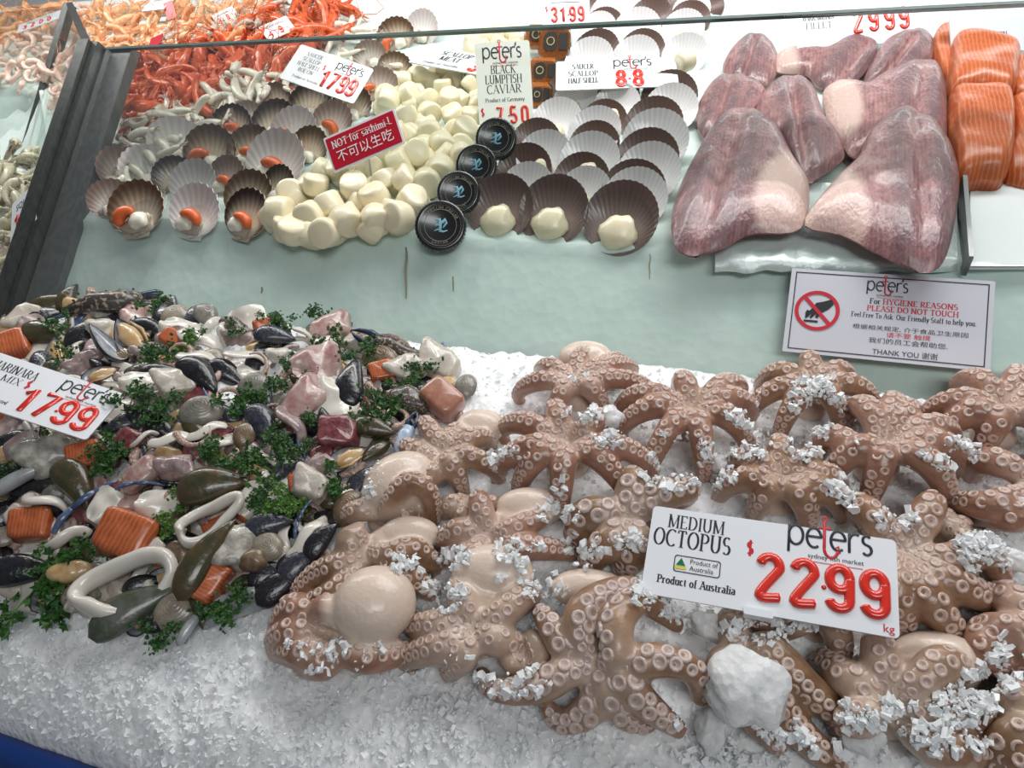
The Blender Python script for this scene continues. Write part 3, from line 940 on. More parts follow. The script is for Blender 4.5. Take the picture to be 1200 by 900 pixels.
for rname, items in SAUCER:
    for i, (cap, sil) in enumerate(items):
        ref = cap or sil
        p, rot, r = shell_pose(ref[0], ref[1], ref[2], 30, rng.uniform(-6, 6), rng.uniform(-8, 8), -.006)
        if rname == 'front row': lab = f'brown saucer scallop with white meat, {ORD[i]} of the front row on the ice'
        elif cap is None: lab = f'silver saucer scallop without brown valve, {ORD[i]} of the {rname}'
        else: lab = f'brown and silver saucer scallop, {ORD[i]} of the {rname}'
        t = thing('saucer_scallop', lab, 'scallop', p, rot, 'saucer scallops in half shells', r)
        inv = t.matrix_world.inverted()
        if rname == 'front row':
            child('brown_valve', SHELL_ME['mauve'], t)
            child('meat', MEATW_ME, t, (.05*(i-1), .0, .62), None, 1.35)
        else:
            if cap: child('brown_valve', SHELL_ME['cap'], t, (0, .10, 0))
            if sil:
                if cap:
                    p2, rot2, r2 = shell_pose(sil[0], sil[1], sil[2], 33, rng.uniform(-6, 6), rng.uniform(-8, 8), -.006)
                    # the silver valve sits in front of the brown one
                    d = (CAM-p2).normalized()
                    m = inv @ (Matrix.Translation(p2+d*(.004 if rname.startswith('second') else .018)) @ rot2.to_4x4() @ Matrix.Diagonal((r2, r2, r2, 1)))
                    s = child('white_valve', SHELL_ME['silver'], t); s.matrix_basis = m
                    w = child('meat', MEATW_ME, t); w.matrix_basis = m @ Matrix.Translation((0, .02, .62))
                else:
                    child('white_valve', SHELL_ME['silver'], t); child('meat', MEATW_ME, t, (0, .02, .6))

# ================================================================== heap of shelled scallop meat
def inpoly(x, y, P):
    c = False; j = len(P)-1
    for i in range(len(P)):
        (xi, yi), (xj, yj) = P[i], P[j]
        if (yi > y) != (yj > y) and x < (xj-xi)*(y-yi)/(yj-yi)+xi: c = not c
        j = i
    return c
def scatter(poly, dist, n=4000, rg=rng):
    x0, x1 = min(p[0] for p in poly), max(p[0] for p in poly); y0, y1 = min(p[1] for p in poly), max(p[1] for p in poly)
    out = []
    for _ in range(n):
        x, y = rg.uniform(x0, x1), rg.uniform(y0, y1)
        if not inpoly(x, y, poly): continue
        d = dist(y) if callable(dist) else dist
        if all((x-a)**2+((y-b)*1.25)**2 > d*d for a, b in out): out.append((x, y))
    return out
def rand_rot(rg=rng):
    q = Quaternion((rg.gauss(0, 1), rg.gauss(0, 1), rg.gauss(0, 1), rg.gauss(0, 1))); q.normalize()
    return q.to_matrix()
meats = []
for k in range(6):
    mb = MB()
    prof = [(0, -.70), (.68, -.70), (.86, -.64), (.93, -.50), (.97, 0), (.93, .50), (.86, .64), (.68, .70), (0, .70)]
    mb.lathe(prof, 18)
    mb.v = [tuple(V((p[0]*(1+.12*noise.noise(V((p[2], k, 0)))), p[1], p[2]+.12*p[0]*sin(k)))*(1+.07*noise.noise(V(p)*1.1+V((k*7, 0, 0))))) for p in mb.v]
    meats.append(mb.mesh('scallop_meat', [MEAT]))
HEAP = [(318, 252), (326, 236), (352, 214), (385, 196), (440, 190), (470, 168), (455, 140), (440, 118), (470, 96), (505, 82), (560, 80), (566, 120), (556, 160), (530, 200), (500, 228), (484, 255), (466, 274), (410, 278), (350, 276)]
def meat_at(x, y, h, rp, lab, grp):
    p = at(x, y, h, 'U'); r = rp*depth(p)/F_PX
    o = bpy.data.objects.new('scallop_meat', rng.choice(meats)); COL.objects.link(o)
    place(o, p, rand_rot(), r)
    tag(o, lab, 'scallop meat', grp)
msize = lambda y: 11+(y-60)*.036
for layer in range(2):
    pts = scatter(HEAP, lambda y: msize(y)*(1.35 if layer == 0 else 1.45), 5000)
    for (x, y) in pts:
        meat_at(x, y, (.006 if layer == 0 else .022)+rng.uniform(0, .006), msize(y)*rng.uniform(.92, 1.12),
                'shelled cream white scallop meat in the big heap on the ice', 'shelled scallop meats in the big heap')
BACKM = [(545, 62), (555, 42), (600, 36), (612, 44), (608, 58), (560, 66)]
for (x, y) in scatter(BACKM, 13, 1500):
    meat_at(x, y, .012, 11.5, 'cream scallop meat at the back of the heap by the glass edge', 'scallop meats at the back')
for (x, y) in ((803, 72),):
    meat_at(x, y, .05, 13, 'single white scallop meat on the silver shell right of the white price sign', None)

# ================================================================== black caviar jars and boxed roe
LIDM = mat('black jar lid', (.012, .013, .014), .25, coat=.4)
LIDTXT = mat('faded lid print', (.22, .19, .14), .4)
LIDBLUE = mat('light blue lid print', (.20, .42, .52), .4)
JARGLASS = mat('dark caviar in glass', (.02, .018, .016), .12)
def text_mesh(body, size, mats, extrude=.0, align='CENTER', width=None, name='lettering'):
    c = bpy.data.curves.new('t', 'FONT'); c.body = body; c.size = size; c.align_x = align; c.align_y = 'CENTER'; c.extrude = extrude; c.resolution_u = 3
    o = bpy.data.objects.new('t', c); COL.objects.link(o)
    me = bpy.data.meshes.new_from_object(o.evaluated_get(bpy.context.evaluated_depsgraph_get()))
    bpy.data.objects.remove(o); bpy.data.curves.remove(c)
    me.name = name; me.materials.clear(); me.materials.append(mats)
    if len(me.vertices):
        co = np.empty(len(me.vertices)*3); me.vertices.foreach_get('co', co); co = co.reshape(-1, 3)
        if width:
            w = co[:, 0].max()-co[:, 0].min(); k = width/w
            co[:, 0] *= k
        me.vertices.foreach_set('co', co.ravel()); me.update()
    return me
def jar_proto():
    lid = MB(); lid.lathe([(0, .30), (.80, .30), (.84, .325), (.97, .32), (1.0, .27), (1.0, .02), (.96, 0), (.9, 0)], 40)
    # ridged skirt
    sk = MB()
    for k in range(40):
        a = 2*pi*k/40
        sk.tube([V((1.005*cos(a), 1.005*sin(a), .04)), V((1.005*cos(a), 1.005*sin(a), .25))], .022, 5)
    body = MB(); body.lathe([(0, -.62), (.75, -.62), (.88, -.56), (.92, -.4), (.92, -.1), (.88, 0), (0, 0)], 32)
    ring = MB()
    for (r0, r1) in ((.62, .64), (.80, .815)):
        ring.lathe([(r0, .302), (r0, .308), (r1, .308), (r1, .302)], 40)
    def ringtext(s, rad, a0, step, h, flip):
        word = MB()
        for i, ch in enumerate(s):
            if ch == ' ': continue
            me = text_mesh(ch, h, LIDTXT)
            a = a0+i*step*(-1 if not flip else 1)
            m = Matrix.Translation((rad*cos(a), rad*sin(a), .309)) @ Matrix.Rotation(a+(-pi/2 if not flip else pi/2), 4, 'Z')
            word.add([m @ v.co for v in me.vertices], [list(p.vertices) for p in me.polygons], 0, False)
            bpy.data.meshes.remove(me)
        return word.mesh('lettering', [LIDTXT])
    w1 = ringtext('LUMPFISH CAVIAR', .70, 2.55, .15, .17, False)
    w2 = ringtext('CAVIAR', .70, -1.98, .16, .15, True)
    emb = MB()                                   # pale blue emblem: a fish on a wave over a stem
    emb.tube([V((-.02, -.26, .308)), V((.0, .0, .308)), V((-.04, .24, .308)), V((-.2, .22, .308))], [.05, .06, .06, .03], 8, flat=.15, up=(0, 0, 1))
    emb.tube([V((-.20, -.02, .308)), V((.0, .06, .308)), V((.2, .22, .308)), V((.24, .1, .308)), V((.10, -.1, .308))], [.03, .055, .07, .05, .03], 8, flat=.15, up=(0, 0, 1))
    emb.tube([V((-.24, -.22, .308)), V((-.05, -.15, .308)), V((.1, -.26, .308)), V((.28, -.20, .308))], [.02, .035, .035, .02], 8, flat=.15, up=(0, 0, 1))
    return [('glass_body', body.mesh('glass_body', [JARGLASS])), ('lid', lid.mesh('lid', [LIDM]))], \
           [('ridges', sk.mesh('ridges', [LIDM])), ('lettering', w1), ('lettering', w2), ('rings', ring.mesh('rings', [LIDTXT])), ('emblem', emb.mesh('emblem', [LIDBLUE]))]
JP, JS = jar_proto()
JARS = [(581, 162, 24, .060, 'topmost black caviar jar, leaning under the black lumpfish caviar sign'),
        (558, 193, 24, .052, 'second black caviar jar from the top of the leaning row'),
        (537, 225, 25, .046, 'second black caviar jar from the bottom of the leaning row'),
        (516, 264, 30, .030, 'lowest black caviar jar, resting on the ice by the saucer scallops')]
for (px, py, rp, h, lab) in JARS:
    p = at(px, py, h, 'U'); r = rp*depth(p)/F_PX
    z = ((CAM-p).normalized()*.93+V((-.10, 0, .25))).normalized()
    x = img_dir(rng.uniform(-8, 8)); x = (x-z*x.dot(z)).normalized(); y = z.cross(x)
    t = thing('caviar_jar', lab, 'jar', p-z*.3*r, Matrix((x, y, z)).transposed(), 'black caviar jars', r)
    for n_, me in JP:
        c = child(n_, me, t)
        if n_ == 'lid':
            for n2, m2 in JS: child(n2, m2, c)
CLEARBOX = glass_material('clear plastic box', (.96, .95, .92), 1.3, .05)
ROEORANGE = mat('orange roe', (.62, .16, .025), .3, (.75, .28, .05), 300, bump=(500, .6, .002))
BLACKLABEL = mat('black paper label', (.02, .018, .016), .4)
GOLD = mat('gold print', (.45, .33, .14), .4)
def rbox_outline(w, h, r, n=5):
    pts = []
    for (cx, cy, a0) in ((w/2-r, h/2-r, 0), (-w/2+r, h/2-r, pi/2), (-w/2+r, -h/2+r, pi), (w/2-r, -h/2+r, 1.5*pi)):
        for k in range(n+1):
            a = a0+pi/2*k/n; pts.append((cx+r*cos(a), cy+r*sin(a)))
    return pts
def oct_outline(w, h, c):
    return [(w/2, h/2-c), (w/2-c, h/2), (-w/2+c, h/2), (-w/2, h/2-c), (-w/2, -h/2+c), (-w/2+c, -h/2), (w/2-c, -h/2), (w/2, -h/2+c)]
for (px, py, w, hgt, h, lab) in [(650, 50, 30, 34, .055, 'clear box of orange roe with black labels, crossed by the glass edge'),
                                 (633, 42, 30, 22, .045, 'clear box of roe with dark label, half behind the 7.50 sign top'),
                                 (637, 84, 28, 28, .032, 'clear box of orange roe lower down beside the 7.50 sign'),
                                 (633, 112, 22, 26, .016, 'clear box of orange roe lowest of the stack, mostly hidden by the 7.50 sign')]:
    p = at(px, py, h, 'U'); s = depth(p)/F_PX
    z = V((.15, -.93, .35)).normalized(); y = V((0, .35, .93)); x = y.cross(z).normalized(); y = z.cross(x)
    t = thing('roe_box', lab, 'box', p, Matrix((x, y, z)).transposed(), 'clear boxes of roe')
    W_, H_ = w*1.25*s, hgt*1.1*s; D_ = .028
    b = MB(); b.prism(oct_outline(W_, H_, W_*.16), -D_, D_*.1); child('box', b.mesh('box', [CLEARBOX]), t)
    b = MB(); b.prism(oct_outline(W_*.93, H_*.9, W_*.14), -D_*.92, -D_*.02); child('roe', b.mesh('roe', [ROEORANGE]), t)
    b = MB(); b.prism(rbox_outline(W_*.42, H_*.56, W_*.16), D_*.12, D_*.16); o1 = child('label', b.mesh('label', [BLACKLABEL]), t, (-W_*.12, H_*.02, 0))
    b = MB(); b.lathe([(W_*.10, D_*.17), (W_*.10, D_*.19), (W_*.13, D_*.19), (W_*.13, D_*.17)], 20); child('ring_print', b.mesh('ring_print', [GOLD]), o1)
    b = MB(); b.prism(rbox_outline(W_*.26, H_*.5, W_*.03), D_*.12, D_*.16); o2 = child('label', b.mesh('label', [BLACKLABEL]), t, (W_*.28, H_*.02, 0))

# ================================================================== white fish fillets and salmon portions
def pad_mesh(outline_px, thick, bed, base, lift=None, n=72, rings=15, edge=.45, bulge=1.0, curl=None):
    """a thick soft slab whose outline lies on the ice; returns MB, origin, u/v per vertex"""
    cx = sum(p[0] for p in outline_px)/len(outline_px); cy = sum(p[1] for p in outline_px)/len(outline_px)
    c = at(cx, cy, base, bed); nrm = normal(c, bed)
    pts = [at(x, y, base+(lift(x, y) if lift else 0), bed) for x, y in outline_px]
    ring = spline(pts, n, True)
    cc = sum(ring, V())/n
    rows, uv = [], []
    for i in range(rings+1):
        t = i/rings
        row = []
        for p in ring:
            q = cc.lerp(p, t)
            hh = thick*(1-t**(1/edge*1.6))**.6 if t < 1 else 0
            hh *= bulge*(1+.18*noise.noise(q*22))
            row.append(q+nrm*hh)
        rows.append(row)
    bot = [[cc.lerp(p, t)-nrm*.002 for p in ring] for t in (1, .5, 0)]
    return rows, bot, cc, nrm
FISH = mat('white fish fillet', (.38, .185, .18), .28, (.22, .09, .095), 120, .38, .62, coat=.22, attr=('dark', 'belly'),
           attr_col=((.15, .09, .10), (.62, .43, .38)), wave=(60, 5, (.52, .34, .32), .22), bump=(240, .7, .003), stretch=(1, .5, .5), detail=8)
def seg_dist(q, a, b):
    ab = (b[0]-a[0], b[1]-a[1]); t = max(0, min(1, ((q[0]-a[0])*ab[0]+(q[1]-a[1])*ab[1])/max(1e-6, ab[0]**2+ab[1]**2)))
    return hypot(q[0]-a[0]-t*ab[0], q[1]-a[1]-t*ab[1]), t, (ab[0]*(q[1]-a[1])-ab[1]*(q[0]-a[0]))
FILLETS = [
 ('fish fillet at the back left of the tray, nearest the silver scallop shell', [(878, 42), (860, 54), (847, 78), (858, 94), (890, 102), (908, 90), (912, 66), (900, 46)], .008, (885, 44, 868, 98), None, .015),
 ('fish fillet lying crosswise at the back of the tray, with pale flap', [(1000, 44), (970, 58), (945, 58), (912, 62), (910, 84), (945, 88), (960, 104), (988, 104), (1012, 88), (1028, 60), (1022, 46)], .010, (1015, 48, 975, 102), (918, 74, 22), .016),
 ('fish fillet at the back right of the tray, next to the salmon', [(1072, 38), (1040, 48), (1025, 66), (1012, 100), (1045, 98), (1085, 80), (1096, 56), (1088, 40)], .012, (1070, 42, 1030, 98), None, .018),
 ('small fish fillet at the left side of the tray, behind the large one', [(850, 90), (830, 102), (816, 132), (826, 165), (860, 160), (888, 130), (897, 106), (880, 93)], .014, (856, 92, 832, 160), None, .018),
 ('dark reddish fish fillet in the centre of the tray', [(928, 90), (900, 102), (886, 128), (894, 152), (912, 165), (928, 196), (946, 214), (975, 198), (990, 182), (980, 156), (966, 138), (952, 102)], .020, (928, 92, 950, 212), None, .020),
 ('fish fillet with white belly flap, right side of the tray', [(1082, 70), (1042, 84), (1010, 100), (980, 96), (964, 110), (970, 142), (986, 170), (1002, 186), (1030, 170), (1060, 150), (1100, 172), (1109, 190), (1109, 110), (1099, 77)], .022, (1085, 72, 1070, 160), (980, 125, 34), .020),
 ('large fish fillet at the front left of the tray with pink belly flap', [(862, 126), (836, 148), (806, 198), (788, 246), (789, 284), (806, 299), (846, 291), (880, 274), (938, 268), (948, 216), (930, 184), (914, 152), (898, 138), (876, 128)], .028, (868, 128, 815, 296), (930, 235, 48), .024),
 ('large fish fillet at the front right of the tray, above the hygiene notice', [(1060, 128), (1022, 152), (1004, 186), (974, 216), (942, 262), (988, 276), (1030, 298), (1078, 318), (1106, 306), (1120, 252), (1124, 204), (1112, 168), (1090, 138)], .030, (1078, 132, 1085, 316), (968, 250, 52), .026),
]
for (lab, ol, base, sp_, belly, th_) in FILLETS:
    y0 = min(p[1] for p in ol); y1 = max(p[1] for p in ol)
    rows, bot, cc, nrm = pad_mesh(ol, th_, 'U', base, lambda x, y: .014*(y1-y)/(y1-y0))
    # groove along the spine
    sa, sb = (sp_[0], sp_[1]), (sp_[2], sp_[3])
    wid = max(p[0] for p in ol)-min(p[0] for p in ol)
    dark, bel = [], []
    for r in rows:
        for i, p in enumerate(r):
            x, y = to_px(p)
            d, t, sd = seg_dist((x, y), sa, sb)
            g = math.exp(-(d/(wid*.05))**2)
            r[i] = p-nrm*(.006*g)+nrm*.003*math.exp(-((d-wid*.12)/(wid*.08))**2)
            k = .75*math.exp(-((d-wid*.14)/(wid*.10))**2)+.55*math.exp(-((d-wid*.32)/(wid*.06))**2)*(sd < 0)
            dark.append(min(1, max(0, k+.35*noise.noise(p*45))))
            b = 0
            if belly:
                bd = hypot(x-belly[0], (y-belly[1])*.8)
                b = max(0, min(1, (belly[2]*1.05-bd)/8))
            bel.append(b)
    mb = MB(); mb.grid(rows, 0, True); n_top = len(mb.v); mb.grid([rows[-1]]+bot, 0, True)
    o = mb.build('fish_fillet', [FISH], None, cc)
    for nm, arr in (('dark', dark), ('belly', bel)):
        full = np.zeros(len(o.data.vertices)); full[:n_top] = arr; rgba_attr(o.data, nm, full)
    tag(o, lab, 'fish fillet', 'white fish fillets on the tray')
SALMON = mat('salmon flesh', (.50, .10, .02), .36, (.42, .075, .014), 40, coat=.12, wave=(58, 3, (.66, .25, .11), .5), bump=(70, .3, .003), sss=.1)
SALMONS = [
 ('raw salmon portion at the back left of the salmon pile, standing upright', [(1100, 36), (1120, 34), (1145, 44), (1118, 52), (1110, 84), (1108, 110), (1096, 84), (1090, 56)], .014, .022),
 ('raw salmon portion at the right edge of the photo in the back row', [(1186, 76), (1222, 74), (1224, 120), (1182, 120)], .016, .024),
 ('thick raw salmon portion on top in the back row, shiny stripes across it', [(1116, 50), (1150, 50), (1190, 60), (1193, 86), (1184, 116), (1150, 112), (1112, 114), (1110, 80)], .028, .030),
 ('raw salmon portion at the right edge of the photo in the front row', [(1182, 122), (1224, 120), (1226, 206), (1176, 210), (1184, 160)], .014, .024),
 ('thick raw salmon portion at the front left of the salmon pile', [(1114, 112), (1140, 110), (1174, 110), (1185, 128), (1187, 170), (1178, 207), (1150, 210), (1120, 211), (1113, 170), (1110, 135)], .026, .030),
]
for (lab, ol, base, th_) in SALMONS:
    pts = []
    rows, bot, cc, nrm = pad_mesh(ol, th_, 'U', base, None, edge=.22)
    mb = MB(); mb.grid(rows, 0, True); mb.grid([rows[-1]]+[[p-nrm*min(base*.7, .02) for p in b] for b in bot], 0, True)
    o = mb.build('salmon_portion', [SALMON], None, cc); tag(o, lab, 'salmon', 'raw salmon portions')
# ================================================================== signs: boards, a drawn serif alphabet, raised price figures, shop mark
SIGNW = mat('white plastic sign', (.78, .79, .82), .3)
SIGNPALE = mat('cream plastic sign', (.74, .75, .68), .35)
INK = mat('black ink', (.015, .017, .022), .4)
REDRAISED = mat('raised red figures', (.72, .035, .02), .22, coat=.5)
REDINK = mat('red ink', (.55, .012, .03), .4)
REDBOARD = mat('red sign face', (.50, .012, .03), .3)
WHITEINK = mat('white ink', (.9, .85, .85), .4)
GREENINK = mat('green ink', (.0, .16, .07), .4)
YELLOWINK = mat('yellow ink', (.75, .62, .05), .4)

def arc(cx, cy, rx, ry, a0, a1, n=12):
    return [(cx+rx*cos(radians(a0+(a1-a0)*i/n)), cy+ry*sin(radians(a0+(a1-a0)*i/n))) for i in range(n+1)]
# strokes drawn with a broad nib (thick verticals, thin horizontals); 's' ends get serifs
SER = {
 'A': (.72, [[(0.04, 0), (.36, 1)], [(.36, 1), (.70, 0)], [(.15, .35), (.57, .35)]]),
 'B': (.62, [[(.10, 0), (.10, 1)], [(.10, .99), (.30, .99)]+arc(.30, .76, .24, .23, 90, -90)+[(.10, .52)], [(.10, .01), (.32, .01)]+arc(.32, .265, .27, .255, -90, 90)+[(.1, .52)]]),
 'C': (.68, [arc(.40, .5, .36, .5, 48, 312, 20)]),
 'D': (.72, [[(.10, 0), (.10, 1)], [(.10, .99), (.28, .99)]+arc(.28, .5, .38, .49, 90, -90, 18)+[(.10, .01)]]),
 'E': (.58, [[(.10, 0), (.10, 1)], [(.10, .985), (.52, .985), (.52, .86)], [(.10, .52), (.42, .52)], [(.10, .015), (.55, .015), (.55, .16)]]),
 'F': (.55, [[(.10, 0), (.10, 1)], [(.10, .985), (.52, .985), (.52, .86)], [(.10, .52), (.42, .52)]]),
 'G': (.74, [arc(.40, .5, .36, .5, 48, 330, 20), [(.70, .06), (.70, .42)]]),
 'H': (.76, [[(.10, 0), (.10, 1)], [(.66, 0), (.66, 1)], [(.10, .52), (.66, .52)]]),
 'I': (.24, [[(.12, 0), (.12, 1)]]),
 'K': (.70, [[(.10, 0), (.10, 1)], [(.12, .42), (.58, 1)], [(.26, .58), (.66, 0)]]),
 'L': (.56, [[(.10, 0), (.10, 1)], [(.10, .015), (.52, .015), (.52, .18)]]),
 'M': (.88, [[(.09, 0), (.09, 1)], [(.09, 1), (.44, .05)], [(.44, .05), (.78, 1)], [(.79, 0), (.79, 1)]]),
 'N': (.76, [[(.10, 0), (.10, 1)], [(.10, 1), (.66, 0)], [(.66, 0), (.66, 1)]]),
 'O': (.78, [arc(.39, .5, .35, .5, 0, 360, 26)]),
 'P': (.60, [[(.10, 0), (.10, 1)], [(.10, .985), (.28, .985)]+arc(.28, .72, .27, .265, 90, -90)+[(.1, .455)]]),
 'R': (.68, [[(.10, 0), (.10, 1)], [(.10, .985), (.28, .985)]+arc(.28, .74, .25, .245, 90, -90)+[(.1, .495)], [(.30, .49), (.64, 0)]]),
 'S': (.54, [arc(.27, .745, .21, .255, 40, 260, 14)+arc(.26, .265, .23, .265, 80, -140, 14)]),
 'T': (.64, [[(.32, 0), (.32, 1)], [(.04, .84), (.04, .985), (.60, .985), (.60, .84)]]),
 'U': (.74, [[(.10, 1), (.10, .36)]+arc(.36, .34, .26, .34, 180, 360, 14)+[(.62, 1)]]),
 'V': (.72, [[(.03, 1), (.37, 0)], [(.37, 0), (.69, 1)]]),
 'X': (.70, [[(.06, 1), (.64, 0)], [(.62, 1), (.06, 0)]]),
 'Y': (.68, [[(.04, 1), (.34, .48)], [(.64, 1), (.34, .48)], [(.34, .48), (.34, 0)]]),
 'a': (.46, [arc(.22, .48, .16, .19, 150, 0, 8)+[(.38, .08), (.45, .02)], arc(.21, .18, .17, .17, 60, 330, 12)]),
 'b': (.52, [[(.08, 1), (.08, .02)], arc(.26, .31, .20, .31, 160, -160, 14)]),
 'c': (.42, [arc(.24, .32, .20, .32, 50, 310, 14)]),
 'd': (.52, [[(.42, 1), (.42, 0)], arc(.24, .31, .19, .31, 20, 340, 14)]),
 'e': (.44, [[(.05, .36), (.40, .36)]+arc(.23, .33, .18, .31, 8, 310, 16)]),
 'f': (.34, [[(.13, 0), (.13, .8)]+arc(.27, .82, .14, .18, 180, 60, 6), [(.02, .62), (.30, .62)]]),
 'g': (.48, [arc(.22, .42, .16, .20, 0, 360, 14), [(.36, .58), (.46, .64)], arc(.23, -.08, .20, .18, 120, 420, 14)]),
 'h': (.54, [[(.08, 0), (.08, 1)], arc(.27, .40, .18, .22, 170, 0, 8)+[(.45, 0)]]),
 'i': (.22, [[(.11, 0), (.11, .62)], [(.11, .82), (.11, .90)]]),
 'k': (.52, [[(.08, 0), (.08, 1)], [(.10, .26), (.42, .62)], [(.20, .36), (.48, 0)]]),
 'l': (.22, [[(.11, 0), (.11, 1)]]),
 'm': (.80, [[(.08, 0), (.08, .62)], arc(.24, .40, .16, .22, 170, 0, 8)+[(.40, 0)], arc(.56, .40, .16, .22, 170, 0, 8)+[(.72, 0)]]),
 'n': (.54, [[(.08, 0), (.08, .62)], arc(.27, .40, .18, .22, 170, 0, 8)+[(.45, 0)]]),
 'o': (.50, [arc(.25, .31, .21, .32, 0, 360, 18)]),
 'p': (.52, [[(.08, .62), (.08, -.3)], arc(.26, .31, .20, .31, 160, -160, 14)]),
 'r': (.38, [[(.08, 0), (.08, .62)], arc(.24, .42, .16, .20, 170, 45, 6)]),
 's': (.38, [arc(.19, .47, .13, .16, 40, 250, 8)+arc(.19, .16, .15, .16, 80, -140, 8)]),
 't': (.32, [[(.13, .82), (.13, .14)]+arc(.23, .14, .10, .13, 180, 300, 6), [(.02, .62), (.28, .62)]]),
 'u': (.54, [[(.08, .62), (.08, .2)]+arc(.25, .2, .17, .19, 180, 340, 8), [(.45, .62), (.45, 0)]]),
 'y': (.50, [[(.03, .62), (.25, .02)], [(.47, .62), (.20, -.25), (.08, -.28)]]),
 '.': (.22, [[(.10, 0), (.10, .09)]]), ',': (.22, [[(.12, .08), (.08, -.12)]]), '!': (.26, [[(.12, .28), (.12, 1)], [(.12, 0), (.12, .1)]]),
 '$': (.54, [arc(.27, .72, .20, .22, 40, 260, 14)+arc(.26, .28, .22, .22, 80, -140, 14), [(.27, -.1), (.27, 1.1)]]),
}
def serif_text(mb, s, x0, y0, h, width=None, bold=.125, thin=.035, sx=.72, mi=0, align='C', z=0.0, gap=.13, serif=True):
    """strokes of a serif line laid flat in the sign's plane, baseline y0"""
    tot = sum(SER[c][0]+gap if c != ' ' else .34 for c in s)
    k = h*sx if width is None else width/tot
    W = tot*k
    x = x0-(W/2 if align == 'C' else 0)
    tz = h*.004+.00025
    lay = 0
    for c in s:
        if c == ' ': x += .34*k; continue
        w, strokes = SER[c]
        for st in strokes:
            lay += 1
            pts = [(x+a*k, y0+b*h) for a, b in st]
            n = len(pts); L_, R_ = [], []
            straight = n == 2
            for i in range(n):
                a, b = pts[max(0, i-1)], pts[min(n-1, i+1)]
                dx, dy = b[0]-a[0], b[1]-a[1]; l = hypot(dx, dy) or 1e-9
                dx, dy = dx/l, dy/l
                # diagonals that rise to the right are thin, all others thick
                v = abs(dy)
                wgt = thin+(bold-thin)*v
                if straight and dx*dy > 0 and abs(dx) > .18 and abs(dy) > .3: wgt = thin*1.3
                wd = h*wgt/2
                L_.append((pts[i][0]-dy*wd, pts[i][1]+dx*wd)); R_.append((pts[i][0]+dy*wd, pts[i][1]-dx*wd))
            zz = z+tz+lay*1e-6
            mb.add([(a, b, zz) for a, b in L_]+[(a, b, zz) for a, b in R_], [[i, n+i, n+i+1, i+1] for i in range(n-1)], mi, False)
            if serif:
                for (e, o) in ((0, 1), (n-1, n-2)):
                    dx, dy = pts[o][0]-pts[e][0], pts[o][1]-pts[e][1]
                    yy = (pts[e][1]-y0)/h
                    if abs(dy) > abs(dx)*.9 and hypot(dx, dy) > h*.3 and min(abs(yy), abs(yy-1), abs(yy-.62)) < .02:
                        ww = h*bold*.95; hh = h*thin*.5
                        q = [(pts[e][0]-ww, pts[e][1]-hh), (pts[e][0]+ww, pts[e][1]-hh), (pts[e][0]+ww, pts[e][1]+hh), (pts[e][0]-ww, pts[e][1]+hh)]
                        lay += 1
                        mb.add([(a, b, z+tz+lay*1e-6) for a, b in q], [[0, 1, 2, 3]], mi, False)
        x += (w+gap)*k
    return W
DIG = {
 '0': [arc(.25, .74, .19, .22, 0, 180, 10)+[(.06, .26)]+arc(.25, .26, .19, .22, 180, 360, 10)+[(.44, .74)]],
 '1': [[(.08, .72), (.30, .95), (.30, .04)]],
 '2': [arc(.25, .74, .19, .21, 170, -20, 10)+[(.07, .06), (.46, .06)]],
 '3': [arc(.24, .73, .18, .21, 165, -80, 10)+arc(.24, .27, .20, .22, 85, -165, 10)],
 '4': [[(.34, .04), (.34, .95), (.05, .30), (.46, .30)]],
 '5': [[(.42, .95), (.12, .95), (.09, .55)]+arc(.25, .30, .19, .25, 115, -155, 12)],
 '6': [arc(.25, .74, .19, .22, 20, 180, 8)+[(.06, .3)]+arc(.25, .26, .19, .21, 180, 520, 16)],
 '7': [[(.05, .94), (.44, .94), (.16, .04)]],
 '8': [arc(.25, .73, .17, .21, 0, 360, 16), arc(.25, .27, .20, .22, 0, 360, 16)],
 '9': [arc(.25, .70, .19, .24, 0, 360, 18), [(.44, .70), (.44, .28)]+arc(.25, .25, .19, .19, 0, -165, 10)],
}
def price(parent, s, x0, y0, h, w=None, thick=.085, m=None, narrow=1.0, raise_=.0018):
    """raised rounded figures, one mesh per figure"""
    x = x0
    for c in s:
        if c in '.,':
            mb = MB(); mb.lathe([(0, raise_*.8), (h*.04, raise_*.7), (h*.055, 0)], 12, Matrix.Translation((x+.02*h, y0+h*(.46 if c == '.' else .05), 0)))
            child('price_point', mb.mesh('price_point', [m or REDRAISED]), parent); x += .09*h*narrow; continue
        mb = MB()
        for st in DIG[c]:
            P = spline([V((x+a*h*narrow, y0+b*h, .0004)) for a, b in st], 40) if len(st) > 6 else [V((x+a*h*narrow, y0+b*h, .0004)) for a, b in st]
            mb.tube(P, h*thick, 8, flat=max(.15, raise_/(h*thick)), up=(0, 0, 1))
        child('price_figure', mb.mesh('price_figure', [m or REDRAISED]), parent)
        x += .60*h*narrow
    return x
def ribbon(mb, P, w, mi=0, z=.0004):
    mb.tube([V((a, b, z)) for a, b in P], w/2, 6, mi, flat=.12, up=(0, 0, 1))
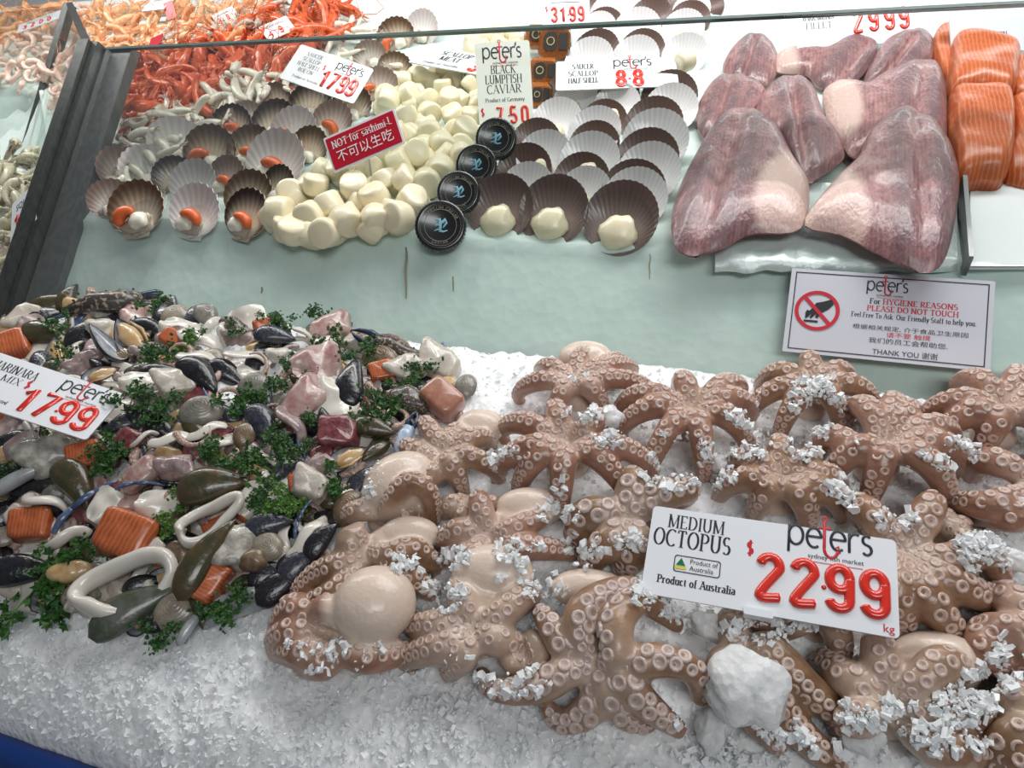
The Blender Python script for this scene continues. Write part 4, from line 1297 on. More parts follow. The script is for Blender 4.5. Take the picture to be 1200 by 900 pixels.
def shop_mark(parent, cx, cy, w, small=True, tail='sydney fish market'):
    """the shop's wordmark: thin rounded letters, the t a red anchor hook"""
    k = w/3.05; w_ = .115
    mb = MB(); L_ = lambda pts, ox: [(cx-w/2+(ox+a)*k, cy+b*k) for a, b in pts]
    def let(pts, ox): ribbon(mb, L_(pts, ox), w_*k)
    let([(.06, .52), (.06, -.62)], 0); let(arc(.31, .10, .26, .40, 175, -175, 18), 0)
    e = lambda ox: let([(.06, .12), (.56, .12)]+arc(.31, .08, .26, .40, 5, 305, 18), ox)
    e(.66)
    e(1.52)
    let([(.06, -.32), (.06, .46)], 2.16); let(arc(.28, .14, .22, .32, 170, 60, 8), 2.16)
    let([(.0, .78), (-.05, .55)], 2.62)
    let(arc(.17, .27, .14, .18, 40, 250, 8)+arc(.17, -.12, .16, .20, 80, -140, 8), 2.66)
    child('shop_mark', mb.mesh('shop_mark', [INK]), parent)
    mb = MB()
    ox = 1.22
    ribbon(mb, L_([(.12, .80), (.12, -.30)]+arc(.36, -.30, .24, .34, 180, 350, 12), ox), w_*k*1.1)
    ribbon(mb, L_(arc(.12, .92, .09, .10, 0, 360, 12), ox), w_*k*.6)
    ribbon(mb, L_([(-.10, .52), (.36, .52)], ox), w_*k*.9)
    ribbon(mb, L_([(.46, -.30), (.62, -.14), (.66, -.42)], ox), w_*k*.8)
    if small:
        ribbon(mb, [(cx-w*.24, cy-.90*k), (cx+w*.38, cy-.90*k)], .03*k)
    child('hook_mark', mb.mesh('hook_mark', [REDINK]), parent)
    if small:
        me = text_mesh(tail, .26*k, INK, width=w*.64, name='tagline'); child('tagline', me, parent, (cx+.07*w, cy-.68*k, .0005))

def sign_pose(cx, cy, u2, v2, aspect, h, bed='U', fixed=None):
    """solve a board's facing from how its edges run in the photograph; u2: half width vector px, v2: half height vector px"""
    p = fixed if fixed is not None else at(cx, cy, h, bed)
    e = (p-CAM); dist = e.length; e = e/dist
    ez = -e; ex = (V((1, 0, 0))-ez*ez.x).normalized(); ey = ez.cross(ex)
    cxx, cyy = to_px(p)
    def flat(d):
        a, b = ray(cxx+d[0], cyy+d[1]), ray(cxx-d[0], cyy-d[1])
        w = (a/a.dot(e)-b/b.dot(e))*(dist/2)
        return np.array([w.dot(ex), w.dot(ey)])
    u, v = flat(u2), flat(v2)
    k = u.dot(v); a2 = aspect**2
    B_ = a2*v.dot(v)-u.dot(u)
    q = (-B_+sqrt(B_*B_+4*a2*k*k))/(2*a2)
    zv = -sqrt(max(q, 1e-12)); zu = -k/zv if abs(zv) > 1e-5 else sqrt(max(0, a2*v.dot(v)-u.dot(u)))
    U = ex*u[0]+ey*u[1]+ez*zu; Vv = ex*v[0]+ey*v[1]+ez*zv
    W, H = U.length*2, Vv.length*2
    x = U.normalized(); n = x.cross(Vv).normalized(); y = n.cross(x)
    return p, Matrix((x, y, n)).transposed(), W, H
PEG = mat('clear peg', (.75, .78, .8), .15, trans=.7)
def board(label, cx, cy, u2, v2, aspect, h, bed='U', m=None, r=.06, name='price_sign', cat='sign', fixed=None, thick=.002, group='price signs', border=None, clip=False):
    p, rot, W, H = sign_pose(cx, cy, u2, v2, aspect, h, bed, fixed)
    t = thing(name, label, cat, p, rot, group)
    mb = MB(); mb.prism(rbox_outline(W, H, H*r), -thick, 0)
    child('board', mb.mesh('board', [m or SIGNW]), t)
    if h > .04 and fixed is None:                   # a clear peg behind the board carries it down into the heap
        inv = rot.transposed(); dn = inv @ V((0, 0, -1))
        a = V((0, -H*.30, -thick-.002)); k = MB(); k.tube([a+V((0, H*.2, 0)), a, a+dn*(h*.55), a+dn*h*1.05], .0016, 6)
        child('peg', k.mesh('peg', [PEG]), t)
    return t, W, H

# --- octopus sign
t, W, H = board('large white price sign for medium octopus, the biggest price sign, on the octopus heap', 898, 664, (146, 23.5), (3.3, -54), 2.45, .075, 'L', r=.05, group=None)
mb = MB(); x1 = -W*.30
serif_text(mb, 'MEDIUM', x1, H*.275, H*.15, W*.245)
serif_text(mb, 'OCTOPUS', x1-.002, H*.06, H*.19, W*.335)
child('lettering', mb.mesh('lettering', [INK]), t)
mb = MB(); serif_text(mb, 'Product of Australia', x1+.005, -H*.355, H*.080, W*.325, bold=.19, thin=.08)
child('origin_line', mb.mesh('origin_line', [INK]), t)
mb = MB(); ol = rbox_outline(W*.195, H*.185, H*.03)
n = len(ol); ins = rbox_outline(W*.187, H*.165, H*.024)
mb.add([(a, b, .0004) for a, b in ol]+[(a, b, .0004) for a, b in ins], [[i, (i+1) % n, n+(i+1) % n, n+i] for i in range(n)], 0, False)
lb = child('origin_label', mb.mesh('origin_label', [INK]), t, (x1+.02*W, -H*.12, 0))
mb = MB(); mb.add([(-.02*W, -.01*H, .0005), (.02*W, -.01*H, .0005), (0, .075*H, .0005)], [[0, 1, 2]], 0, False)
child('green_triangle', mb.mesh('green_triangle', [GREENINK]), lb, (-W*.068, -.01*H, 0))
mb = MB(); mb.add([(-.024*W, -.05*H, .0005), (.024*W, -.05*H, .0005), (.024*W, -.02*H, .0005), (-.024*W, -.02*H, .0005)], [[0, 1, 2, 3]], 0, False)
child('yellow_band', mb.mesh('yellow_band', [YELLOWINK]), lb, (-W*.068, -.008*H, 0))
child('label_text', text_mesh('Product of', H*.075, INK, width=W*.115, name='label_text'), lb, (W*.027, H*.037, .0005))
child('label_text', text_mesh('Australia', H*.075, INK, width=W*.10, name='label_text'), lb, (W*.02, -H*.037, .0005))
shop_mark(t, W*.245, H*.375, W*.335)
mb = MB(); serif_text(mb, '$', -W*.066, H*.10, H*.15, None, sx=.8, bold=.16); child('dollar', mb.mesh('dollar', [REDINK]), t)
h_ = H*.47; x = -W*.035
for i, c in enumerate('22.99'):
    if c == '.':
        price(t, '.', W*.222, -H*.335, h_)
    else:
        price(t, c, (-W*.035, W*.10, 0, W*.235, W*.365)[i], -H*.335, h_, narrow=1.04, thick=.108, raise_=.0028)
child('unit', text_mesh('kg', H*.115, REDINK, name='unit'), t, (W*.462, -H*.425, .0005))
mb = MB(); mb.prism(rbox_outline(W*.115, H*.075, H*.02), -.007, .004)
child('clip', mb.mesh('clip', [mat('clear plastic clip', (.80, .83, .86), .15)]), t, (-W*.02, -H*.505, 0))

# --- marinara sign, cut by the left edge
t, W, H = board('white price sign for marinara mix at the left edge of the photo', 43, 461, (82, 27), (26, -26), 2.2, .072, 'L', r=.05, group=None)
mb = MB()
serif_text(mb, 'MARINARA', -W*.24, H*.20, H*.16, W*.33)
serif_text(mb, 'MIX', -W*.20, H*.02, H*.13, W*.14)
serif_text(mb, 'Product of Australia imported', -W*.30, -H*.36, H*.07, W*.40, bold=.15)
child('lettering', mb.mesh('lettering', [INK]), t)
shop_mark(t, W*.26, H*.28, W*.34)
mb = MB(); serif_text(mb, '$', -W*.085, H*.02, H*.16, None, sx=.8, bold=.16); child('dollar', mb.mesh('dollar', [REDINK]), t)
for i, c in enumerate('1799'):
    price(t, c, (-W*.07, W*.06, W*.20, W*.335)[i], -H*.40, H*.48, narrow=1.0, thick=.095)
price(t, '.', W*.195, -H*.40, H*.45)

# --- scallop half shell sign 17.99
t, W, H = board('white price sign for saucer scallop half shell, 17.99, standing behind the roe scallops', 383, 86, (43, 15), (12.5, -20), 1.75, .085, 'U', r=.05)
mb = MB()
for i, (s, w) in enumerate((('SAUCER', .21), ('SCALLOP', .24), ('HALF SHELL', .30), ('ROE ON', .20))):
    serif_text(mb, s, -W*.25, H*(.27-.15*i), H*.105, W*w)
serif_text(mb, 'Product of Australia', -W*.20, -H*.36, H*.07, W*.34)
child('lettering', mb.mesh('lettering', [INK]), t)
shop_mark(t, W*.24, H*.26, W*.36)
price(t, '$', 0, 0, .0001) if False else None
mb = MB(); serif_text(mb, '$', -W*.06, H*.05, H*.13, None, sx=.8, bold=.16); child('dollar', mb.mesh('dollar', [REDINK]), t)
for i, c in enumerate('1799'): price(t, c, (-W*.04, W*.08, W*.21, W*.33)[i], -H*.38, H*.46, narrow=.75, thick=.08)

# --- scallop meat sign
t, W, H = board('white price sign reading scallop meat, lying behind the black caviar sign', 548, 73, (57, 10), (13, -9.5), 2.2, .050, 'U')
mb = MB(); serif_text(mb, 'SCALLOP', -W*.16, H*.16, H*.22, W*.32); serif_text(mb, 'MEAT', -W*.17, -H*.12, H*.22, W*.21)
child('lettering', mb.mesh('lettering', [INK]), t)
mb = MB(); serif_text(mb, 'Product of Australia', -W*.2, -H*.38, H*.10, W*.36); child('origin_line', mb.mesh('origin_line', [INK]), t)
for i, c in enumerate('3699'): price(t, c, (W*.10, W*.21, W*.32, W*.43)[i]-.02*W, -H*.42, H*.55, narrow=.62, thick=.09)

# --- black lumpfish caviar
t, W, H = board('cream upright sign for black lumpfish caviar, 7.50, behind the caviar jars', 591, 99, (32, -2), (-3, -50), .66, .075, 'U', SIGNPALE, r=.03)
shop_mark(t, -W*.01, H*.36, W*.72)
mb = MB()
for i, (s, w) in enumerate((('BLACK', .46), ('LUMPFISH', .68), ('CAVIAR', .64))): serif_text(mb, s, 0, H*(.13-.115*i), H*.098, W*w)
serif_text(mb, 'Product of Germany', 0, -H*.20, H*.045, W*.72, bold=.16)
child('lettering', mb.mesh('lettering', [INK]), t)
mb = MB(); serif_text(mb, '$', -W*.42, -H*.36, H*.09, None, sx=.8, bold=.16); child('dollar', mb.mesh('dollar', [REDINK]), t)
for i, c in enumerate('750'): price(t, c, (-W*.18, W*.07, W*.28)[i], -H*.46, H*.20, narrow=.85)
price(t, '.', W*.045, -H*.46, H*.20)

# --- red NOT for sashimi notice
t, W, H = board('red notice with white edge saying not for sashimi, stuck in the scallop meat', 426, 165, (41.5, -18), (-6.7, -20.5), 2.2, .080, 'U', SIGNW, r=.05, name='notice_sign', group=None)
mb = MB(); mb.prism(rbox_outline(W*.95, H*.88, H*.03), 0, .0006); child('red_face', mb.mesh('red_face', [REDBOARD]), t)
mb = MB(); serif_text(mb, 'NOT for sashimi !', 0, H*.12, H*.20, W*.82, bold=.14, thin=.05, z=.0007); child('lettering', mb.mesh('lettering', [WHITEINK]), t)
child('chinese_lettering', text_mesh('不可以生吃', H*.36, WHITEINK, width=W*.78, name='chinese_lettering'), t, (0, -H*.16, .0011))
mb = MB(); ribbon(mb, [(-W*.42+i*W*.84/20, H*.36*sin(pi*i/20)*.5+H*.12) for i in range(21)], .0012, z=.0009); child('curved_line', mb.mesh('curved_line', [mat('faint line', (.7, .35, .35), .4)]), t)

# --- saucer scallop sign, white, half hidden by shells
t, W, H = board('white price sign for saucer scallop half shell lying among the saucer scallops', 722, 86, (71, -3), (-1, -17), 2.6, .056, 'U')
mb = MB()
for i, (s, w) in enumerate((('SAUCER', .18), ('SCALLOP', .25), ('HALF SHELL', .25))): serif_text(mb, s, -W*.27, H*(.20-.24*i), H*.17, W*w)
child('lettering', mb.mesh('lettering', [INK]), t)
shop_mark(t, W*.14, H*.32, W*.32)
for i, c in enumerate('88'): price(t, c, (-W*.0, W*.14)[i], -H*.46, H*.56, narrow=.72)
price(t, '.', W*.105, -H*.46, H*.56)

# --- 31.99 sign at the back
t, W, H = board('white price sign reading 31.99 at the top, behind the roe boxes', 663, 8, (28, -1), (-1, -22), 1.3, .095, 'U')
mb = MB(); ribbon(mb, [(-W*.3, H*.12), (W*.3, H*.12)], .001); child('rule', mb.mesh('rule', [INK]), t)
child('lettering', text_mesh('Product of Australia', H*.10, INK, width=W*.7), t, (0, H*.22, .0005))
mb = MB(); serif_text(mb, '$', -W*.40, -H*.12, H*.14, None, sx=.8, bold=.16); child('dollar', mb.mesh('dollar', [REDINK]), t)
for i, c in enumerate('3199'): price(t, c, (-W*.31, -W*.13, W*.07, W*.25)[i], -H*.40, H*.40, narrow=.80)
price(t, '.', W*.045, -H*.40, H*.40)

# --- 29.99 sign
t, W, H = board('long white price sign reading 29.99 above the white fish fillets', 1003, 30, (71, -6), (-2, -23), 3.0, .045, 'U')
mb = MB(); serif_text(mb, 'BARRAMUNDI', -W*.30, H*.22, H*.16, W*.26); serif_text(mb, 'FILLET', -W*.30, H*.0, H*.16, W*.22); child('lettering', mb.mesh('lettering', [INK]), t)
for i, c in enumerate('2999'): price(t, c, (-W*.02, W*.11, W*.24, W*.36)[i], -H*.18, H*.56, narrow=.80)
# --- sign behind the salmon
t, W, H = board('white price sign behind the salmon portions at the right edge', 1172, 34, (58, -3), (-2, -26), 2.4, .040, 'U')
mb = MB(); serif_text(mb, 'SALMON', -W*.05, -H*.22, H*.16, W*.24); serif_text(mb, 'PORTION', -W*.05, -H*.46, H*.16, W*.28); child('lettering', mb.mesh('lettering', [INK]), t)

# --- hygiene notice stuck on the glass
c_ = on_glass(1037, 375, .0075)
pr, pl = on_glass(1161, 375, .0075), on_glass(913, 375, .0075)
tp, bt = on_glass(1037, 323.5, .0075), on_glass(1037, 424.5, .0075)
W, H = 0.2395, (tp-bt).length
xd = V((1, 0, 0)); yd = GUP; nd = GN
ax = Matrix.Rotation(radians(-.7), 3, nd) @ Matrix((xd, yd, nd)).transposed()
W = (on_glass(1156, 381, 0)-on_glass(917.5, 366.5, 0)).length
t = thing('hygiene_notice', 'white notice with black border about hygiene reasons, stuck on the glass front', 'notice', on_glass(1036.5, 374, .0075), ax)
mb = MB(); mb.prism(rbox_outline(W, H, .001), -.0008, 0); child('paper', mb.mesh('paper', [mat('laminated paper', (.60, .60, .66), .3)]), t)
mb = MB(); ol = [(W*.475, H*.46), (-W*.475, H*.46), (-W*.475, -H*.46), (W*.475, -H*.46)]; ins = [(a-.0012*(1 if a > 0 else -1), b-.0012*(1 if b > 0 else -1)) for a, b in ol]
mb.add([(a, b, .0004) for a, b in ol]+[(a, b, .0004) for a, b in ins], [[i, (i+1) % 4, 4+(i+1) % 4, 4+i] for i in range(4)], 0, False)
child('border', mb.mesh('border', [INK]), t)
shop_mark(t, -W*.005, H*.34, W*.205)
xm = W*.115
mb = MB(); serif_text(mb, 'For', -W*.057, H*.145, H*.060, W*.055, bold=.19, thin=.07); child('lettering', mb.mesh('lettering', [INK]), t)
mb = MB(); serif_text(mb, 'HYGIENE REASONS', W*.160, H*.145, H*.060, W*.36, bold=.19, thin=.07)
serif_text(mb, 'PLEASE DO NOT TOUCH', W*.125, H*.062, H*.060, W*.44, bold=.19, thin=.07); child('red_lettering', mb.mesh('red_lettering', [REDINK]), t)
mb = MB(); serif_text(mb, 'Feel Free To Ask  Our Friendly Staff to help you.', W*.130, -H*.020, H*.056, W*.60, bold=.14, thin=.06); child('request_line', mb.mesh('request_line', [INK]), t)
child('chinese_lettering', text_mesh('根据相关规定, 介于食品卫生原因', H*.058, INK, width=W*.55, name='chinese_lettering'), t, (W*.118, -H*.135, .0005))
child('chinese_lettering', text_mesh('请不要 触摸', H*.064, REDINK, width=W*.21, name='chinese_lettering'), t, (xm, -H*.205, .0005))
child('chinese_lettering', text_mesh('我们的员工会帮助您.', H*.066, INK, width=W*.375, name='chinese_lettering'), t, (xm, -H*.280, .0005))
child('thanks_line', text_mesh('THANK YOU 谢谢', H*.08, INK, width=W*.31, name='thanks_line'), t, (W*.105, -H*.405, .0005))
# prohibition symbol
px_, py_ = -W*.345, H*.01; rad = H*.235
mb = MB(); n = 40
vs = [(px_+rad*cos(2*pi*i/n), py_+rad*sin(2*pi*i/n), .0009) for i in range(n)]+[(px_+rad*.83*cos(2*pi*i/n), py_+rad*.83*sin(2*pi*i/n), .0009) for i in range(n)]
mb.add(vs, [[i, (i+1) % n, n+(i+1) % n, n+i] for i in range(n)], 0, False)
a_ = radians(-47); d_ = (cos(a_), sin(a_)); w2 = rad*.085
e1, e2 = (px_-d_[0]*rad*.9, py_-d_[1]*rad*.9), (px_+d_[0]*rad*.9, py_+d_[1]*rad*.9)
mb.add([(e1[0]-d_[1]*w2, e1[1]+d_[0]*w2, .0010), (e1[0]+d_[1]*w2, e1[1]-d_[0]*w2, .0010), (e2[0]+d_[1]*w2, e2[1]-d_[0]*w2, .0010), (e2[0]-d_[1]*w2, e2[1]+d_[0]*w2, .0010)], [[0, 1, 2, 3]], 0, False)
child('prohibition_ring', mb.mesh('prohibition_ring', [REDINK]), t)
mb = MB(); S = rad
hand = [(.62, .62), (.70, .36), (.50, .10), (.22, -.10), (.05, -.38), (-.06, -.36), (-.02, -.16), (-.12, -.30), (-.24, -.42), (-.30, -.38), (-.22, -.16), (-.36, -.36), (-.44, -.34), (-.36, -.05), (-.20, .12), (-.08, .38), (.20, .46)]
mb.add([(px_+a*S, py_+b*S, .0006) for a, b in hand], [list(range(len(hand)))], 0, False)
mb.add([(px_+a*S, py_+b*S, .0006) for a, b in ((-.55, -.60), (.08, -.60), (.08, -.50), (-.55, -.50))], [[0, 1, 2, 3]], 0, False)
mb.add([(px_+a*S, py_+b*S, .0006) for a, b in ((-.50, -.42), (-.42, -.42), (-.34, -.05), (-.42, .02), (-.50, -.10))], [[0, 1, 2, 3, 4]], 0, False)
child('hand_symbol', mb.mesh('hand_symbol', [INK]), t)

# --- small tags among the prawns and at the far left
def small_tag(label, cx, cy, u2, v2, aspect, h, face=SIGNW, digits=None, text=None, bed='U', cat='sign', frac=.5):
    t, W, H = board(label, cx, cy, u2, v2, aspect, h, bed, face, r=.04, name='price_tag', group='small price tags at the back')
    if text: child('lettering', text_mesh(text, H*.22, INK if face is SIGNW else WHITEINK, width=W*.62), t, (0, H*.25, .0005))
    if digits:
        n = len(digits)
        for i, c in enumerate(digits): price(t, c, -W*.36+i*W*.75/n, -H*.36, H*.42, narrow=min(1, W*.75/n/(H*.42*.6)))
    return t
small_tag('white price tag standing on the peeled prawns in the top left corner', 46, 25, (25, -9), (1.5, -5), 2.6, .065, digits='3200', text='PRAWN MEAT')
small_tag('white price tag in the orange prawns, left of a small red tag', 185, 4, (13, -1.5), (7, -8), 1.5, .06, text='COOKED PRAWNS')
small_tag('small red tag standing in the orange prawns at the top', 199, 12, (5.5, -2), (-2.5, -10), .55, .05, REDBOARD)
small_tag('white price tag with a red bar between orange prawns and grey prawns', 264, 19, (12, -6), (-4, -6.5), 1.6, .05, text='GREEN PRAWNS', digits='88')
small_tag('small dark red tag lying in front of the orange prawns, behind the glass corner', 182, 48, (7, -3), (2, -6), 1.2, .085, REDBOARD)
small_tag('white price tag with red figures in the red scampi, behind the glass edge', 325, 33, (16, -7), (-6, -8), 1.6, .06, text='SCAMPI WHOLE', digits='49')
small_tag('white price tag leaning on the far left heap, the upper of two', 28, 248, (15, -14), (1, -23), .95, .11, digits='199', text='SQUID', bed='L')
small_tag('clear edged price tag leaning on the far left heap, the lower of two', 32, 276, (8, -14), (1, -20), .75, .075, REDBOARD, bed='L')
# ================================================================== prawns and squid in the back
def prawn_mesh(name, mats, curl=2.6, head=True, antennae=True, legs=True, seg=8, tail=True):
    """unit prawn about 1 long, curled in its own plane; material 0 shell, 1 feelers and legs"""
    mb = MB(); N = 16
    r0 = 1/curl*1.15
    P, rad = [], []
    for i in range(N):
        t = i/(N-1); a = curl*t-curl/2
        P.append(V((r0*sin(a), -r0*cos(a)*.9+r0*.6, 0)))
        body = .105*(1-.62*max(0, (t-.25)/.75)**1.3)*(1 if t > .12 else .55+3.7*t)
        rad.append(body*(1+.10*abs(sin(t*pi*7)))*(1.12 if t < .34 and head else 1))
    mb.tube(P, rad, seg, 0, flat=1.15, up=(0, 0, 1))
    T, Nn, B = frames(P, (0, 0, 1))
    if tail:
        d = T[-1]; e = P[-1]
        for s in (-1, -.45, .45, 1):
            q = (d*.9+Nn[-1]*s*.55).normalized()
            mb.tube([e-d*.02, e+q*.09, e+q*.17], [.018, .045, .02], 6, 0, flat=.3, up=(0, 0, 1))
    if head:
        mb.tube([P[0]+B[0]*.02, P[0]-T[0]*.12-B[0]*.03, P[0]-T[0]*.24-B[0]*.06], [.04, .022, .004], 5, 0)
        for s in (-1, 1): mb.ball(P[0]-T[0]*.03+Nn[0]*.07*s, .025, 6, 1)
    if antennae:
        for s in (-1, 1):
            b = P[0]-T[0]*.05+Nn[0]*.03*s
            mb.tube([b, b-T[0]*.30+Nn[0]*.12*s, b-T[0]*.45+Nn[0]*.3*s-B[0]*.3, b-T[0]*.2+Nn[0]*.45*s-B[0]*.75], [.010, .009, .007, .004], 4, 1)
    if legs:
        inn = (V((0, .3, 0))-P[4])
        for i in range(3, 10):
            w = (V((0, r0*.5, 0))-P[i]).normalized()
            for s in (-1, 1):
                mb.tube([P[i]+w*.06+Nn[i]*.03*s, P[i]+w*.17+Nn[i]*.08*s+T[i]*.02, P[i]+w*.24+Nn[i]*.06*s-T[i]*.03], [.016, .011, .006], 4, 1)
    return mb.mesh(name, mats)
def pm(name, c, c2, r=.3, sc=12): return mat(name, c, r, c2, sc, .35, .65, coat=.3)
M_OR = [pm('orange cooked prawn', (.80, .30, .10), (.86, .55, .33)), pm('orange prawn legs', (.72, .20, .05), (.8, .4, .2))]
M_RD = [pm('red scampi shell', (.55, .065, .02), (.72, .16, .05)), pm('red scampi legs', (.62, .10, .025), (.75, .22, .08))]
M_PK = [pm('pink peeled prawn', (.80, .48, .36), (.86, .70, .62)), pm('pink tail', (.72, .28, .15), (.7, .4, .3))]
M_GY = [pm('raw grey prawn', (.40, .37, .31), (.58, .52, .44)), pm('grey prawn legs', (.34, .28, .22), (.5, .4, .3))]
M_WH = [mat('pale squid flesh', (.80, .76, .66), .25, (.70, .62, .48), 10, .4, .7, coat=.4, sss=.1), mat('brownish squid skin', (.45, .33, .22), .35)]
M_KH = [pm('greenish raw prawn', (.44, .41, .27), (.60, .56, .42), sc=9), pm('greenish prawn legs', (.42, .40, .30), (.5, .45, .35))]
OR_ME = [prawn_mesh('cooked_prawn', M_OR, c) for c in (2.3, 2.9)]
RD_ME = [prawn_mesh('red_scampi', M_RD, c) for c in (.9, 1.5, 2.0)]
PK_ME = [prawn_mesh('peeled_prawn', M_PK, c, False, False, False) for c in (3.4, 4.0)]
GY_ME = [prawn_mesh('raw_prawn', M_GY, c) for c in (1.6, 2.4)]
KH_ME = [prawn_mesh('raw_prawn', M_KH, c, True, False, True) for c in (1.2, 2.0, 2.8)]
def squidlet():
    out = []
    for k in range(4):
        mb = MB(); c = (.5, 1.2, 2.0, .9)[k]; P = []
        for i in range(12):
            t = i/11; a = c*t-c/2
            P.append(V((sin(a)/max(c, .6), -cos(a)/max(c, .6)+.5, .03*sin(t*5+k))))
        mb.tube(P, [.055+.075*sin(pi*min(1, .12+t_*.9/11))**.6 for t_ in range(12)], 9, 0, flat=.8, up=(0, 0, 1))
        d = (P[-1]-P[-2]).normalized()
        for s in range(5):
            w = V((-d.y, d.x, 0))*(s-2)*.035
            mb.tube([P[-1]+w*.4, P[-1]+d*.13+w+V((0, 0, .03*(s % 2))), P[-1]+d*.22+w*2], [.022, .016, .006], 5, 1 if s % 2 else 0)
        out.append(mb.mesh('baby_squid', M_WH))
    return out
SQ_ME = squidlet()
def strew(name, meshes, poly, dist, size_px, bed, h, label, cat, group, tilt=.5, hvar=.02, rg=rng, maxn=400, hmap=None):
    k = 0
    pts = scatter(poly, dist, 6000, rg)
    for (x, y) in pts[:maxn]:
        if name == 'raw_prawn' and bed == 'L' and x > 28+(365-y)*.295-30: continue
        hh = h + rg.uniform(0, hvar) + (hmap(x, y) if hmap else 0)
        p = at(x, y, hh, bed); r = (size_px(y) if callable(size_px) else size_px)*depth(p)/F_PX*rg.uniform(.85, 1.15)
        n = (normal(p, bed)+V((rg.gauss(0, tilt), rg.gauss(0, tilt)-.3, 0))).normalized()
        o = bpy.data.objects.new(name, rg.choice(meshes)); COL.objects.link(o)
        place(o, p, frame(n, rg.uniform(0, 360)), (r, r*rg.choice((-1, 1)), r))
        tag(o, label, cat, group); k += 1
    return k
# orange cooked prawns at the very back
strew('cooked_prawn', OR_ME, [(92, 58), (84, 20), (100, 8), (180, 6), (290, 4), (330, 0), (300, 26), (210, 52), (140, 60)], 11.5, 34, 'U', .014,
      'orange cooked prawn in the heap at the top left, behind the glass corner', 'prawn', 'orange cooked prawns at the back', .6, .03)
strew('cooked_prawn', OR_ME, [(98, 62), (200, 48), (290, 26), (286, 48), (180, 60)], 14, 34, 'U', .04,
      'orange cooked prawn at the near side of the heap at the top left', 'prawn', 'near orange cooked prawns', .6, .02)
# red scampi
strew('red_scampi', RD_ME, [(148, 148), (152, 92), (180, 66), (260, 58), (345, 54), (345, 82), (270, 104), (200, 130)], 11, 52, 'U', .014,
      'red scampi in the heap seen through the glass, behind the pale squid', 'scampi', 'red scampi behind the glass', .45, .035)
strew('red_scampi', RD_ME, [(236, 46), (300, 24), (340, 8), (400, 0), (398, 22), (380, 42), (330, 48)], 11, 46, 'U', .018,
      'red scampi in the heap above the glass edge, around the white price tag', 'scampi', 'red scampi above the glass edge', .45, .035)
# grey raw prawns between them
strew('raw_prawn', GY_ME, [(160, 66), (165, 50), (235, 40), (300, 14), (340, 0), (300, 30), (250, 52)], 12, 34, 'U', .03,
      'raw grey prawn between the orange prawns and the red scampi', 'prawn', 'raw grey prawns', .5, .02)
# bluish prawns in the far corner
strew('peeled_prawn', PK_ME, [(-10, 96), (-10, 52), (20, 44), (64, 34), (70, 60), (52, 94), (24, 100)], 11, 30, 'U', .012,
      'peeled pink prawn heaped on ice in the neighbouring bay at the far left', 'prawn', 'peeled prawns in the neighbouring bay', .5, .03)
strew('peeled_prawn', PK_ME, [(62, 118), (64, 80), (86, 40), (112, 52), (108, 84), (96, 128), (84, 122)], 11, 30, 'U', .014,
      'peeled pink prawn seen through the angled glass return pane', 'prawn', 'peeled prawns behind the angled pane', .5, .03)
strew('cooked_prawn', OR_ME, [(-6, 52), (-8, 12), (50, 4), (80, 12), (66, 32), (24, 42)], 12, 32, 'U', .016,
      'orange cooked prawn in the top left corner, behind the price tag', 'prawn', 'orange prawns in the top left corner', .6, .03)
# pale squid pieces
strew('baby_squid', SQ_ME, [(146, 222), (148, 184), (160, 142), (200, 126), (262, 104), (300, 90), (340, 78), (352, 92), (322, 102), (262, 130), (228, 156), (190, 178), (160, 200)], 8.5, 40, 'U', .018,
      'small pale squid piled between the red scampi and the roe scallops', 'squid', 'pale squid behind the roe scallops', .4, .025)
strew('baby_squid', SQ_ME, [(382, 44), (400, 28), (446, 40), (448, 62), (420, 76), (398, 66)], 12, 32, 'U', .010,
      'small pale squid above the 17.99 sign, next to the upright scallop shells', 'squid', 'pale squid above the 17.99 sign', .4, .02)
# far left heap of raw prawns and shells on the lower ice
strew('raw_prawn', KH_ME, [(-8, 340), (-8, 172), (20, 162), (46, 168), (58, 195), (52, 240), (34, 285), (14, 318)], 12, 46, 'L', .018,
      'pale greenish raw prawn in the heap at the far left, beside the metal post', 'prawn', 'raw prawns in the far left heap', .5, .03,
      hmap=lambda x, y: .0)
CLAMW = [mat('pale clam shell', (.66, .58, .52), .35, (.45, .34, .30), 5, .4, .6, coat=.3)]
def clam_mesh(name, mats, ribs=9, thick=.36, aspect=.78):
    """closed bivalve, 2 long in x, hinge on +y"""
    mb = MB(); NA, NR = 36, 26
    for s in (1, -1):
        rows = []
        for i in range(NR+1):
            t = i/NR; row = []
            for k in range(NA):
                a = 2*pi*k/NA
                x, y = cos(a)*t, aspect*sin(a)*t*(1+.10*sin(a))
                y += (1-t)*.42*aspect
                z = s*thick*(1-t**2.2)**.62*(1+.03*sin(t**1.4*ribs*2*pi)*(t > .1))
                row.append(V((x, y, z)))
            rows.append(row)
        mb.grid(rows, 0, True, True, s > 0)
    return mb.mesh(name, mats)
PIPI = clam_mesh('pipi', CLAMW)
for i, (x, y, a) in enumerate([(8, 300, 20), (22, 312, 100), (4, 322, 60), (20, 332, 10), (10, 345, 150), (28, 340, 70), (2, 355, 30), (36, 326, 120), (14, 288, 80)]):
    p = at(x, y, .012, 'L'); r = 15*depth(p)/F_PX
    o = bpy.data.objects.new('pipi', PIPI); COL.objects.link(o)
    place(o, p, frame((normal(p)+V((rng.gauss(0, .4), -.5, 0))).normalized(), a), r)
    tag(o, 'pale pipi shell in the small pile under the far left price tags', 'shellfish', 'pipi shells at the far left')
